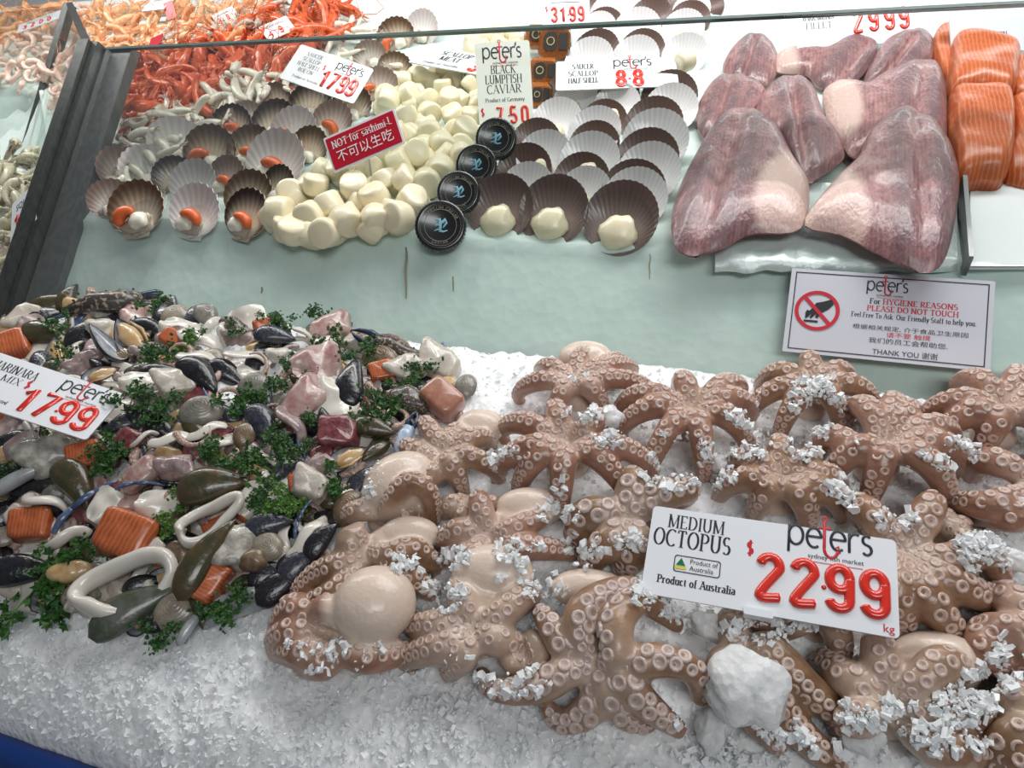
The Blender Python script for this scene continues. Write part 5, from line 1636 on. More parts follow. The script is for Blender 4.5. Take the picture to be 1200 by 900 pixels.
# ================================================================== the marinara mix
def mt(n, c, c2, r=.3, sc=6, **k): return mat(n, c, r, c2, sc, .35, .65, coat=k.pop('coat', .5), **k)
MUS_K = mt('black mussel shell', (.008, .008, .010), (.022, .021, .026), .22, 9, bump=(14, .35, .003))
MUS_B = mt('blue black mussel shell', (.016, .019, .032), (.05, .05, .065), .25, 9, bump=(14, .35, .003))
MUS_G = mt('green mussel shell', (.035, .042, .018), (.085, .055, .024), .28, 6, bump=(10, .35, .003))
MUS_GREY = mt('grey mussel shell', (.105, .11, .095), (.05, .065, .035), .35, 7, bump=(12, .35, .003))
NACRE = mt('mussel inside', (.42, .42, .42), (.18, .2, .26), .22, 4)
MFLESH = mt('mussel flesh', (.50, .29, .11), (.60, .44, .26), .28, 5)
CL_G = mt('grey clam shell', (.14, .135, .11), (.24, .22, .18), .35, 5)
CL_B = mt('brown clam shell', (.22, .15, .085), (.12, .075, .045), .35, 5)
CL_P = mt('pale clam shell mix', (.34, .29, .22), (.22, .185, .145), .35, 5)
OYS = mt('oyster shell', (.56, .53, .46), (.20, .18, .15), .45, 5, bump=(12, .35, .003))
SQW = mt('white squid', (.64, .59, .52), (.72, .68, .61), .24, 4, sss=.12)
SQP = mt('purplish squid', (.24, .155, .155), (.40, .31, .29), .25, 4, bump=(8, .35, .003))
SAL = mat('salmon cube', (.46, .105, .03), .3, (.38, .075, .022), 5, coat=.3, wave=(3.6, 3.0, (.58, .24, .12), .45))
SALB = mt('pinkish salmon cube', (.34, .14, .09), (.42, .20, .14), .3, 8)
FWH = mt('white fish cube', (.58, .53, .46), (.48, .41, .34), .3, 4, bump=(7, .35, .003))
FPK = mt('pink fish piece', (.34, .17, .155), (.50, .38, .33), .28, 4, bump=(7, .35, .003))
TUN = mt('dark red tuna', (.13, .025, .032), (.24, .075, .08), .25, 5, bump=(8, .35, .003))
TENT = mt('tentacle skin', (.36, .22, .18), (.50, .36, .30), .28, 5)
CRAB = mat('speckled crab shell', (.055, .045, .04), .35, (.36, .28, .20), 26, .56, .62, coat=.3, detail=2)
CRABT = mt('dark claw tip', (.015, .02, .04), (.03, .05, .10), .25)
CRABB = mt('blue crab leg', (.035, .06, .16), (.12, .17, .27), .25, 5)
CRABW = mt('blue white claw', (.55, .62, .70), (.25, .36, .55), .25, 4)
RAZ = mt('silver shell edge', (.40, .41, .42), (.22, .23, .24), .25, 4)
PAR = [mat('parsley leaf', (.014, .060, .010), .45, (.035, .115, .016), 5, .4, .6), mat('bright parsley leaf', (.09, .20, .025), .45, (.05, .14, .02), 5, .4, .6)]
PSTEM = mat('parsley stem', (.10, .22, .04), .4)

def valve(s, w=.25, dep=.16, point=1.0, inner=0):
    """one mussel valve, long axis x from -.5 (beak) to .5; s=+1 bulges to +z"""
    rows = []
    for i in range(19):
        t = i/18
        ww = w*(sin(pi*min(1, t**.62))**.75) if 0 < t < 1 else 0
        x = -.5+t
        row = []
        for j in range(13):
            a = pi*j/12
            y = ww*cos(a)+.06*sin(pi*t)
            z = s*dep*sin(a)**.8*(sin(pi*t**.75)**.6 if 0 < t < 1 else 0)
            row.append(V((x, y, z)))
        rows.append(row)
    return rows
def mussel_closed(m):
    mb = MB(); mb.grid(valve(1), 0); mb.grid(valve(-1), 0, flip=True)
    return [('shell', mb.mesh('shell', [m]))]
def mussel_open(m, gap=50):
    out = []
    lo = MB(); lo.grid(valve(-1), 0, flip=True)
    inn = [[V((p.x*.95, p.y*.93, p.z*.80+.004)) for p in r] for r in valve(-1)]
    lo.grid(inn, 1)
    out.append(('lower_valve', lo.mesh('lower_valve', [m, NACRE])))
    rot = Matrix.Translation((0, .25, 0)) @ Matrix.Rotation(radians(-gap), 4, 'X') @ Matrix.Translation((0, -.25, 0))
    up = MB(); up.grid([[rot @ p for p in r] for r in valve(1)], 0)
    up.grid([[rot @ V((p.x*.95, p.y*.93, p.z*.80-.004)) for p in r] for r in valve(1)], 1, flip=True)
    out.append(('upper_valve', up.mesh('upper_valve', [m, NACRE])))
    fl = MB(); fl.ball((.04, .01, -.03), (.34, .17, .11), 18)
    fl.v = [tuple(V(p)*(1+.25*noise.noise(V(p)*6))) for p in fl.v]
    fl.tube([V((-.28, -.13, .02)), V((0, -.185, .035)), V((.28, -.12, .02))], [.02, .035, .02], 7)
    out.append(('flesh', fl.mesh('flesh', [MFLESH])))
    return out
def mussel_half(m):
    o = mussel_open(m)
    return [o[0], o[2]]
def half_valve(m, w=.20):
    mb = MB(); mb.grid(valve(1, w, .12), 0); mb.grid([[V((p.x*.96, p.y*.94, p.z*.8-.005)) for p in r] for r in valve(1, w, .12)], 1, flip=True)
    return [('shell', mb.mesh('shell', [m, NACRE]))]
def clam(m, asp=.78):
    me = clam_mesh('shell', [m], 8, .42, asp)
    me.transform(Matrix.Scale(.5, 4)); return [('shell', me)]
def sball(m, e=.45, r=(.5, .4, .3), wob=.10, seed=0, name='flesh', n=22):
    mb = MB(); rows = []
    sg = lambda v, q: math.copysign(abs(v)**q, v)
    for i in range(n//2+1):
        a = pi*i/(n//2); row = []
        for k in range(n):
            b = 2*pi*k/n
            p = V((sg(sin(a), e)*sg(cos(b), e)*r[0], sg(sin(a), e)*sg(sin(b), e)*r[1], sg(cos(a), e)*r[2]))
            p *= 1+wob*noise.noise(p*3+V((seed, 0, 0)))
            row.append(p)
        rows.append(row)
    mb.grid(rows, 0, True, True, True)
    return [(name, mb.mesh(name, m if isinstance(m, list) else [m]))]
def squid_ring(a=.5, b=.3, w=.11, th=.05, wob=.07, seed=0):
    mb = MB(); rows = []; N = 44
    for i in range(N):
        t = 2*pi*i/N
        c = V((a*cos(t), b*sin(t)*(1+.25*cos(t+seed)), .05*sin(2*t+seed)))*(1+wob*sin(3*t+seed))
        o = V((cos(t)/a, sin(t)/b, 0)).normalized()
        lean = .35*sin(t+seed)
        u = V((o.x*lean, o.y*lean, 1)).normalized()
        rows.append([c+o*(th*cos(q))+u*(w*sin(q)) for q in [2*pi*k/10 for k in range(10)]])
    rows.append(rows[0])
    mb.grid(rows, 0, True)
    return [('flesh', mb.mesh('flesh', [SQW]))]
def strip(m, bend=1.2, w=.16, th=.055, tw=.5, seed=0):
    P = []
    for i in range(16):
        t = i/15-.5; a = bend*t
        P.append(V((sin(a)/bend if bend else t, .06*sin(t*7+seed), (1-cos(a))/bend*-.9+.15 if bend else 0)))
    mb = MB(); mb.tube(P, [w*(.75+.25*sin(pi*i/15+seed)) for i in range(16)], 12, flat=th/w, up=(0, sin(tw)*.4, 1))
    return [('flesh', mb.mesh('flesh', [m]))]
def sheet(m, seed=0, fold=1.9):
    top, bot = [], []
    for i in range(13):
        u = i/12-.5; r1, r2 = [], []
        for j in range(11):
            v = j/10-.5
            a = fold*v
            w = (.5+.35*(u+.5))*(1-.45*abs(2*u)**5)
            p = V((u, sin(a)/fold*w*1.3, cos(a)/fold*.5-.25+.16*noise.noise(V((u*2.4, v*2.4, seed)))))
            n = V((0, sin(a), cos(a)))
            r1.append(p+n*.035); r2.append(p-n*.035)
        top.append(r1); bot.append(r2)
    mb = MB(); mb.grid(top, 0, flip=True); mb.grid(bot, 0)
    edge1 = top[0]+[r[-1] for r in top[1:]]+top[-1][::-1][1:]+[r[0] for r in top[::-1][1:]]
    edge2 = bot[0]+[r[-1] for r in bot[1:]]+bot[-1][::-1][1:]+[r[0] for r in bot[::-1][1:]]
    mb.grid([edge1, edge2], 0)
    return [('flesh', mb.mesh('flesh', [m]))]
def tentacle(seed=0, curl=3.2, r=.10):
    mb = MB(); N = 26; P = []
    for i in range(N):
        t = i/(N-1); a = curl*t**1.4
        P.append((P[-1]+V((cos(a), sin(a), .15*sin(a*1.3+seed)))*.055) if P else V((-.5, -.25, 0)))
    rad = [r*(1-.8*i/(N-1)) for i in range(N)]
    mb.tube(P, rad, 9, 0)
    T, Nn, B = frames(P, (0, 0, 1)); pos = 0
    for i in range(1, N-2):
        s = 1 if i % 2 else -1
        n = (Nn[i]*.85+B[i]*s*.5).normalized()
        add_sucker(mb, P[i]+n*rad[i]*.93, n, rad[i]*.42, T[i])
    return [('flesh', mb.mesh('flesh', [TENT, SUCKER_RIM, SUCKER_CUP]))]
def crab_claw(body=CRAB, tip=CRABT, fat=.12):
    arm = MB(); arm.tube([V((-.55, -.05, 0)), V((-.3, .02, .03)), V((-.05, 0, .02)), V((.12, .0, 0))], [.05, fat*.85, fat*1.05, fat*.8], 12)
    for i in range(14):
        arm.ball((-.45+i*.04, .02+.09*sin(i*2.1), fat*.75), .014, 6)
    out = [('arm', arm.mesh('arm', [body]))]
    for s in (1, -1):
        b = MB(); b.tube([V((.08, .04*s, 0)), V((.25, .085*s, .0)), V((.40, .055*s, 0)), V((.50, .005*s, 0))], [.055, .045, .028, .008], 9)
        for q in range(5): b.ball((.18+.05*q, .045*s, 0), .012, 6)
        out.append(('pincer', b.mesh('pincer', [tip])))
    return out
def crab_leg(m=CRABB):
    mb = MB(); mb.tube([V((-.5, 0, 0)), V((-.3, .05, .02)), V((-.12, .04, .03))], [.04, .055, .04], 9, flat=.6, up=(0, 0, 1))
    b = MB(); b.tube([V((-.12, .04, .03)), V((.1, .0, .03)), V((.22, -.03, .02))], [.035, .05, .032], 9, flat=.6, up=(0, 0, 1))
    c = MB(); c.tube([V((.22, -.03, .02)), V((.38, -.09, 0)), V((.52, -.17, -.02))], [.032, .034, .004], 9, flat=.5, up=(0, 0, 1))
    return [('segment', x.mesh('segment', [m])) for x in (mb, b, c)]
def parsley(seed, bright=0, nleaf=140):
    rg = random.Random(seed)
    st = MB(); lf = MB()
    def leaflet(c, d, n, s):
        x = d.normalized(); y = n.cross(x).normalized()
        pts = [c]; K = 9
        for k in range(K):
            a = radians(-105+210*k/(K-1)); rr = s*(1 if k % 2 == 0 else .62)
            pts.append(c+x*(cos(a)*rr+s*.35)+y*(sin(a)*rr)+n*(rg.uniform(-.35, .35)*s))
        lf.add(pts, [[0, i, i+1] for i in range(1, K)], 0, False)
    for b in range(rg.randint(4, 6)):
        az = rg.uniform(0, 2*pi); el = rg.uniform(.05, .6); L = rg.uniform(.26, .5)
        d = V((cos(az)*cos(el), sin(az)*cos(el), sin(el)))
        mid = d*L*.5+V((0, 0, .06)); tip = d*L
        st.tube([V((0, 0, 0)), mid, tip], [.014, .011, .007], 5)
        for q in range(nleaf//5):
            t = rg.random()**.6
            c = mid.lerp(tip, t)+V((rg.gauss(0, .085), rg.gauss(0, .085), rg.gauss(.03, .06)))
            n = V((rg.gauss(0, .6), rg.gauss(0, .6), 1)).normalized()
            dd = V((rg.gauss(0, 1), rg.gauss(0, 1), .2)); dd = dd-n*n.dot(dd)
            leaflet(c, dd, n, rg.uniform(.04, .075))
    return [('stem', st.mesh('stem', [PSTEM])), ('leaves', lf.mesh('leaves', [PAR[bright]]))]
KINDS = {
 'mussel_black': ('mussel', mussel_closed(MUS_K)), 'mussel_blue': ('mussel', mussel_closed(MUS_B)), 'mussel_green': ('mussel', mussel_closed(MUS_G)),
 'mussel_open': ('mussel', mussel_open(MUS_K, 128)), 'mussel_half': ('mussel', mussel_half(MUS_G)), 'mussel_grey': ('mussel', half_valve(MUS_GREY)),
 'mussel_greenhalf': ('mussel', half_valve(MUS_G, .17)), 'razor': ('razor_shell', half_valve(RAZ, .11)),
 'clam_grey': ('clam', clam(CL_G)), 'clam_brown': ('clam', clam(CL_B)), 'clam_pale': ('clam', clam(CL_P, .85)), 'oyster': ('oyster', sball(OYS, .8, (.5, .33, .2), .5, 3, 'shell')),
 'snail': ('sea_snail', sball(CL_B, .9, (.42, .36, .34), .3, 8, 'shell')),
 'ring': ('squid_ring', squid_ring(.46, .27, .115, .085, .10)), 'ring_twist': ('squid_ring', squid_ring(.46, .19, .125, .085, .18, 1.7)), 'ring_long': ('squid_ring', squid_ring(.46, .20, .10, .075, .08, .8)),
 'strip': ('squid_strip', strip(SQW)), 'strip_curl': ('squid_strip', strip(SQW, 2.6, .13, .07)), 'strip_pink': ('squid_strip', strip(SQP, 1.7, .15, .07)),
 'cone': ('squid_piece', sheet(SQW, 1)), 'cone_pink': ('squid_piece', sheet(SQP, 4, 1.9)), 'cone_flesh': ('fish_piece', sheet(FPK, 7, 1.0)),
 'salmon': ('salmon_cube', sball(SAL, .38, (.5, .42, .30), .26, 1)), 'salmon_pink': ('salmon_cube', sball(SALB, .34, (.5, .36, .32), .08, 2)),
 'fish': ('fish_cube', sball(FWH, .42, (.5, .34, .26), .45, 3)), 'fish_pink': ('fish_cube', sball(FPK, .55, (.5, .34, .22), .38, 5)), 'tuna': ('tuna_cube', sball(TUN, .40, (.5, .40, .24), .35, 6)),
 'flesh': ('mussel_flesh', sball(MFLESH, .8, (.5, .28, .22), .35, 7)), 'blob': ('squid_piece', sball(SQW, .8, (.5, .34, .26), .75, 12)), 'blob_pink': ('squid_piece', sball(SQP, .8, (.5, .30, .26), .8, 14)),
 'tentacle': ('octopus_tentacle', tentacle()), 'tentacle_curl': ('octopus_tentacle', tentacle(2, 5.2)),
 'claw': ('crab_claw', crab_claw()), 'claw_blue': ('crab_claw', crab_claw(CRABW, CRABT, .15)), 'crab_leg': ('blue_crab_limb', crab_leg()), 'crab_shell': ('crab_piece', sball(CRAB, .8, (.5, .30, .22), .3, 9, 'shell')),
}
for k in range(5): KINDS['parsley%d' % k] = ('parsley_sprig', parsley(k+3, 0))
for k in range(2): KINDS['parsley_bright%d' % k] = ('parsley_sprig', parsley(k+13, 1, 120))
CATS = {'mussel': 'mussel', 'razor_shell': 'shellfish', 'clam': 'clam', 'oyster': 'oyster', 'sea_snail': 'shellfish', 'squid_ring': 'squid', 'squid_strip': 'squid', 'squid_piece': 'squid',
        'fish_piece': 'fish', 'salmon_cube': 'salmon', 'fish_cube': 'fish', 'tuna_cube': 'fish', 'mussel_flesh': 'mussel', 'octopus_tentacle': 'tentacle', 'crab_claw': 'crab claw', 'blue_crab_limb': 'crab leg',
        'crab_piece': 'crab', 'parsley_sprig': 'parsley'}
def put(kind, px, py, size, ang, h, label, group=None, tilt=(0, 0), rg=rng):
    nm, parts = KINDS[kind]
    p = at(px, py, h, 'L'); r = size*depth(p)/F_PX
    view = (CAM-p).normalized()
    n = (normal(p)*.65+view*.5+V((tilt[0], tilt[1], 0))).normalized()
    rot = frame(n, ang)
    if len(parts) == 1:
        o = bpy.data.objects.new(nm, parts[0][1]); COL.objects.link(o); place(o, p, rot, r)
        return tag(o, label, CATS[nm], group)
    t = thing(nm, label, CATS[nm], p, rot, group, r)
    for pn, me in parts: child(pn, me, t)
    return t
# kind, px, py, length px, image angle, height above the heap, label
KEYS = [
 ('claw', 150, 355, 120, 8, .020, 'long brown speckled crab claw lying along the top edge of the marinara mix'),
 ('crab_leg', 112, 362, 75, 60, .022, 'dark pointed crab leg sticking up behind the brown crab claw'),
 ('crab_leg', 75, 372, 70, 35, .015, 'blue crab leg at the top left of the marinara mix'),
 ('mussel_green', 81, 348, 40, 75, .018, 'mussel standing on end at the top left of the marinara mix'),
 ('clam_grey', 240, 368, 34, -50, .020, 'dark ringed clam standing upright at the top of the marinara mix'),
 ('clam_pale', 206, 370, 34, 20, .016, 'grey brown clam just left of the upright ringed clam'),
 ('mussel_open', 155, 394, 70, 138, .030, 'wide open mussel showing orange flesh, near the top of the marinara mix'),
 ('mussel_black', 232, 441, 66, -38, .028, 'shiny black mussel lying diagonally right of the open mussel'),
 ('mussel_green', 52, 394, 62, -15, .020, 'long green brown mussel above the marinara price sign'),
 ('clam_grey', 236, 483, 50, 5, .026, 'grey clam gaping beside salmon, centre of the marinara mix'),
 ('salmon', 12, 408, 42, 20, .022, 'salmon cube at the left edge above the marinara price sign'),
 ('mussel_half', 118, 439, 44, 25, .026, 'half mussel with tan flesh at the upper right of the marinara price sign'),
 ('mussel_black', 185, 437, 46, 10, .020, 'black mussel half hidden behind the diagonal shiny one'),
 ('cone', 160, 447, 38, -10, .026, 'pale squid piece right of the half mussel with tan flesh'),
 ('blob_pink', 98, 424, 40, 40, .020, 'purplish squid lump between parsley above the marinara sign'),
 ('fish', 206, 451, 50, 10, .022, 'white fish piece lying below the two black mussels'),
 ('strip', 231, 420, 46, -8, .020, 'pale yellow squid strip above the diagonal black mussel'),
 ('strip_curl', 168, 514, 40, 30, .024, 'curled white squid strip right of the marinara price sign'),
 ('strip', 200, 516, 48, 8, .028, 'broad white squid strip beside the curled one, right of the marinara sign'),
 ('strip', 243, 506, 46, 20, .026, 'white squid strip below the gaping grey clam'),
 ('tentacle', 226, 522, 46, -60, .028, 'pinkish octopus tentacle crossing the white squid strips'),
 ('salmon', 100, 536, 38, 10, .024, 'small salmon cube under the lower edge of the marinara sign'),
 ('oyster', 56, 532, 72, 28, .026, 'pale oyster under the lower edge of the marinara sign'),
 ('cone', 208, 386, 44, -25, .024, 'white squid cone at the top of the mix below the ringed clam'),
 ('blob', 116, 384, 34, 0, .022, 'white squid lump left of the wide open mussel'),
 ('salmon', 201, 398, 26, -30, .022, 'small salmon cube to the right of the open mussel'),
 ('mussel_black', 414, 449, 72, 86, .030, 'black mussel standing upright at the right side of the marinara mix'),
 ('fish_pink', 358, 470, 62, 55, .026, 'pink and white fish strip left of the upright black mussel'),
 ('cone', 391, 464, 56, -60, .030, 'translucent squid sheet leaning on the upright black mussel'),
 ('cone_flesh', 372, 430, 56, 12, .024, 'pinkish fish piece above the squid sheet in the upper right of the mix'),
 ('tuna', 396, 506, 48, 0, .030, 'dark red tuna cube below the upright black mussel'),
 ('claw', 452, 404, 92, 158, .022, 'dark speckled crab claw pointing left on the upper right edge of the mix'),
 ('clam_brown', 446, 421, 44, -15, .024, 'brown clam under the speckled crab claw'),
 ('salmon', 448, 437, 30, 10, .028, 'small salmon cube between the upright mussel and the brown clam'),
 ('salmon_pink', 518, 468, 50, -38, .024, 'brownish pink salmon cube at the right tip of the marinara mix'),
 ('fish', 476, 433, 44, 35, .028, 'white fish cube with parsley on it, at the upper right of the mix'),
 ('fish', 513, 427, 56, -22, .018, 'whitest fish piece resting on bare ice at the right tip of the mix'),
 ('clam_grey', 547, 453, 34, 80, .016, 'single grey clam shell standing on the ice, rightmost of the marinara mix'),
 ('clam_pale', 530, 466, 24, -60, .020, 'small yellowish clam between the pink cube and the rightmost shell'),
 ('claw_blue', 477, 508, 62, 70, .034, 'blue and white crab claw hanging between the marinara mix and the octopus'),
 ('mussel_green', 438, 503, 54, -12, .026, 'brown mussel right of the dark red tuna cube'),
 ('mussel_half', 408, 537, 52, 28, .026, 'open half mussel with yellow flesh at the right side, next to bare ice'),
 ('crab_shell', 480, 468, 52, -15, .024, 'speckled dark crab piece beside the brownish pink cube'),
 ('clam_grey', 298, 452, 40, 35, .024, 'smooth grey clam in the upper middle of the mix'),
 ('blob', 326, 417, 30, 0, .024, 'white squid lump in the upper middle of the mix'),
 ('tentacle', 312, 433, 44, 15, .026, 'octopus tentacle with suckers right above the smooth grey clam'),
 ('fish_pink', 388, 384, 48, 20, .022, 'pinkish white fish cluster at the top right of the mix'),
 ('strip_curl', 355, 392, 40, -40, .020, 'curled white squid at the top of the mix beside the blue mussel'),
 ('mussel_blue', 322, 395, 50, -8, .022, 'blue mussel at the top of the mix near two parsley sprigs'),
 ('mussel_blue', 305, 500, 64, -60, .026, 'blue black mussel standing steeply in the centre of the mix'),
 ('strip_pink', 342, 496, 58, -50, .028, 'purplish squid strip beside the steep blue black mussel'),
 ('clam_brown', 288, 510, 34, 70, .026, 'brown rough shell left of the steep blue black mussel'),
 ('salmon', 36, 616, 44, 0, .030, 'salmon cube at the left, under a thick squid curl'),
 ('salmon', 147, 630, 62, -22, .040, 'biggest salmon cube with white stripes, in the lower left of the mix'),
 ('ring', 147, 688, 112, 12, .034, 'largest white squid ring, in front of the biggest salmon cube'),
 ('ring_twist', 242, 608, 78, 32, .036, 'twisted white squid ring right of the biggest salmon cube'),
 ('strip_curl', 54, 588, 66, -20, .032, 'thick white squid curl above the left salmon cube'),
 ('strip_curl', 78, 632, 60, 200, .034, 'squid curl with purple edge right of the left salmon cube'),
 ('cone', 122, 592, 42, 60, .030, 'white triangular squid piece behind the biggest salmon cube'),
 ('cone', 184, 592, 48, -10, .028, 'pale bluish squid piece left of the twisted ring'),
 ('fish', 178, 645, 34, 40, .028, 'white fish piece tucked between the biggest salmon cube and the large ring'),
 ('mussel_black', 28, 672, 78, 0, .022, 'black mussel at the left edge near the front of the mix'),
 ('flesh', 82, 670, 44, 15, .026, 'orange mussel meat left of the largest squid ring'),
 ('mussel_greenhalf', 243, 655, 108, 60, .040, 'long green mussel shell standing diagonally right of the large ring'),
 ('mussel_grey', 160, 716, 110, 28, .026, 'flat grey green mussel shell under the largest squid ring, in front'),
 ('clam_pale', 206, 718, 52, 10, .016, 'beige clam in front of the grey green mussel shell'),
 ('razor', 229, 731, 60, 55, .016, 'striped narrow shell standing at the front edge of the mix'),
 ('oyster', 100, 704, 42, 60, .018, 'rough oyster at the front edge, left under the largest ring'),
 ('clam_brown', 209, 648, 34, -40, .030, 'brown clam between the large ring and the long green mussel'),
 ('salmon', 245, 682, 48, 60, .026, 'dark salmon cube behind the long green mussel shell'),
 ('mussel_green', 252, 572, 88, 8, .030, 'green brown mussel lying level, above the twisted squid ring'),
 ('mussel_green', 86, 570, 76, -50, .030, 'green mussel standing steeply left of the blue crab leg'),
 ('crab_leg', 163, 567, 52, 12, .034, 'blue crab leg on a pink fish piece in the middle left of the mix'),
 ('fish_pink', 165, 556, 42, 40, .028, 'pink fish piece under the blue crab leg'),
 ('crab_leg', 95, 590, 84, 55, .034, 'long dark crab leg leaning across the steep green mussel'),
 ('blob_pink', 208, 548, 46, 0, .030, 'purplish octopus lump above the level green mussel'),
 ('razor', 30, 562, 84, 28, .030, 'silvery straight shell at the left edge, below the marinara sign'),
 ('mussel_black', 378, 634, 54, 50, .026, 'black mussel nearest the octopus heap'),
 ('mussel_black', 330, 688, 66, 35, .020, 'black mussel at the front right corner of the mix'),
 ('mussel_blue', 352, 662, 60, 40, .022, 'blue black mussel between the two black ones at the right corner'),
 ('oyster', 277, 640, 66, 65, .030, 'dark frilled oyster right of the long green mussel shell'),
 ('snail', 296, 656, 40, 0, .026, 'dark round sea snail right of the frilled oyster'),
 ('clam_pale', 313, 642, 40, -15, .026, 'beige ringed clam above the dark sea snail'),
 ('mussel_blue', 316, 617, 60, 12, .028, 'blue mussel above the beige ringed clam'),
 ('crab_leg', 352, 607, 46, 82, .030, 'upright blue crab leg at the right side of the mix'),
 ('fish', 364, 568, 46, -20, .030, 'pale fish piece under bright parsley at the right side'),
 ('clam_brown', 410, 596, 46, 70, .018, 'brown clam lying on the ice between the mix and the octopus'),
 ('blob_pink', 372, 547, 40, 40, .028, 'purple squid lump left of the half mussel with yellow flesh'),
 ('strip', 357, 633, 56, 50, .022, 'pale squid strip behind the black mussel nearest the octopus heap'),
 ('cone', 296, 586, 42, 60, .028, 'translucent squid piece above the blue mussel on the right'),
]
for (k, px, py, sz, an, h, lab) in KEYS: put(k, px, py, sz, an, h, lab)
PARS = [(77, 382, 34), (72, 420, 34), (176, 357, 32), (190, 415, 40), (212, 405, 36), (152, 476, 44), (190, 470, 46), (272, 468, 46), (124, 528, 44), (258, 530, 44), (185, 494, 36), (277, 387, 26), (232, 397, 24),
        (374, 370, 26), (316, 377, 26), (336, 377, 24), (385, 400, 38), (342, 425, 22), (366, 442, 20), (322, 460, 36), (425, 426, 46), (495, 440, 42), (466, 450, 30), (442, 482, 60), (357, 497, 28), (317, 537, 52), (350, 524, 28),
        (37, 697, 96), (190, 622, 38), (212, 588, 30), (117, 645, 42), (188, 740, 46), (262, 700, 52), (120, 541, 36), (252, 546, 40), (322, 554, 64), (342, 582, 48), (330, 596, 36), (306, 592, 30), (292, 690, 40), (60, 520, 34), (8, 560, 40), (395, 560, 40)]
NEAR = sorted(KEYS, key=lambda k: k[1])
for i, (px, py, sz) in enumerate(PARS):
    br = i in (4, 28, 29, 36, 37)
    near = min((k for k in KEYS if not k[6].startswith('small ') and len(k[6]) < 78), key=lambda k: hypot(k[1]-px, k[2]-py))
    dx, dy = px-near[1], py-near[2]
    side = ('right of' if dx > 0 else 'left of') if abs(dx) > abs(dy) else ('above' if dy < 0 else 'below')
    size = 'large' if sz > 50 else 'small' if sz < 32 else 'curly'
    what = near[6]
    for cut in (' lying', ' at ', ' in ', ' standing', ' showing', ' with', ' under', ' right', ' left', ' above', ' below', ' resting', ' leaning', ' behind', ' beside', ' between', ',', ' near', ' on ', ' half', ' just', ' crossing', ' tucked', ' gaping', ' hanging', ' pointing', ' sticking'):
        if cut in what[6:]: what = what[:what.index(cut, 6)]
    put(('parsley_bright%d' % (i % 2)) if br else 'parsley%d' % (i % 5), px, py, sz*1.28, rng.uniform(0, 360), .026 if py < 690 else .014,
        f'{"bright" if br else "dark"} green {size} parsley sprig {side} the {what}', 'parsley sprigs')
# the many smaller pieces in between
MIX = [(-10, 385), (60, 360), (150, 352), (250, 374), (330, 384), (420, 392), (490, 414), (528, 432), (536, 466), (496, 492), (462, 512), (440, 545), (408, 585), (388, 636), (345, 682), (300, 698), (240, 716), (180, 728), (100, 704), (-10, 690)]
FILL = [('mussel_black', 24, 48, 'black mussel half buried among other seafood in the marinara mix'), ('mussel_blue', 8, 42, 'blue black mussel half buried among other seafood in the marinara mix'),
        ('mussel_half', 9, 42, 'half mussel shell with tan flesh half buried in the marinara mix'), ('clam_grey', 4, 30, 'small grey clam half buried in the marinara mix'), ('clam_brown', 4, 28, 'small brown clam half buried in the marinara mix'), ('clam_pale', 3, 28, 'small beige clam half buried in the marinara mix'),
        ('strip', 10, 42, 'small white squid strip half buried in the marinara mix'), ('strip_curl', 12, 40, 'small curled squid strip half buried in the marinara mix'), ('strip_pink', 10, 38, 'small purplish squid strip half buried in the marinara mix'),
        ('cone_pink', 12, 42, 'purplish squid flap half buried in the marinara mix'), ('cone', 12, 42, 'white squid flap half buried in the marinara mix'), ('fish_pink', 5, 32, 'small pink fish chunk half buried in the marinara mix'),
        ('fish', 6, 30, 'small white fish chunk half buried in the marinara mix'), ('salmon', 4, 26, 'small orange salmon chunk half buried in the marinara mix'), ('blob_pink', 4, 32, 'purplish squid lump half buried in the marinara mix'),
        ('tentacle_curl', 12, 46, 'curled octopus tentacle half buried in the marinara mix'), ('crab_leg', 6, 44, 'thin blue crab leg half buried in the marinara mix'), ('mussel_green', 16, 46, 'green brown mussel half buried in the marinara mix'),
        ('flesh', 5, 30, 'orange mussel meat half buried in the marinara mix'), ('crab_shell', 6, 36, 'speckled crab bit half buried in the marinara mix'), ('tuna', 4, 30, 'dark red fish chunk half buried in the marinara mix')]
names = [f[0] for f in FILL]; wts = [f[1] for f in FILL]; FD = {f[0]: f for f in FILL}
rf = random.Random(21)
fills = scatter(MIX, 17.5, 9000, rf)
for (x, y) in fills:
    k = rf.choices(names, wts)[0]; f = FD[k]
    put(k, x, y, f[2]*rf.uniform(.95, 1.4), rf.uniform(0, 360), rf.uniform(.002, .015), f[3], KINDS[k][0].replace('_', ' ')+' pieces buried in the marinara mix', (rf.gauss(0, .25), rf.gauss(0, .25)), rf)
print('marinara filler', len(fills))
# crinkled clear liner showing at the front of the mix
mb = MB(); rows = []
for j in range(9):
    row = []
    for i in range(16):
        px = 238+i*6.4+j*1.0; py = 738-i*2.2-j*4.5
        p = at(px, py, .010+.010*abs(noise.noise(V((i*.45, j*.5, 4))))+(.006 if j > 4 else 0), 'L'); row.append(p)
    rows.append(row)
mb.grid(rows); mb.grid([[p-V((0, 0, .0008)) for p in r] for r in rows], flip=True)
LINER = mat('clear crinkled liner', (.62, .65, .66), .15, trans=.6, bump=(60, .6, .006))
tag(mb.build('plastic_liner', LINER), 'crinkled clear plastic liner poking out at the front of the marinara mix', 'plastic sheet')
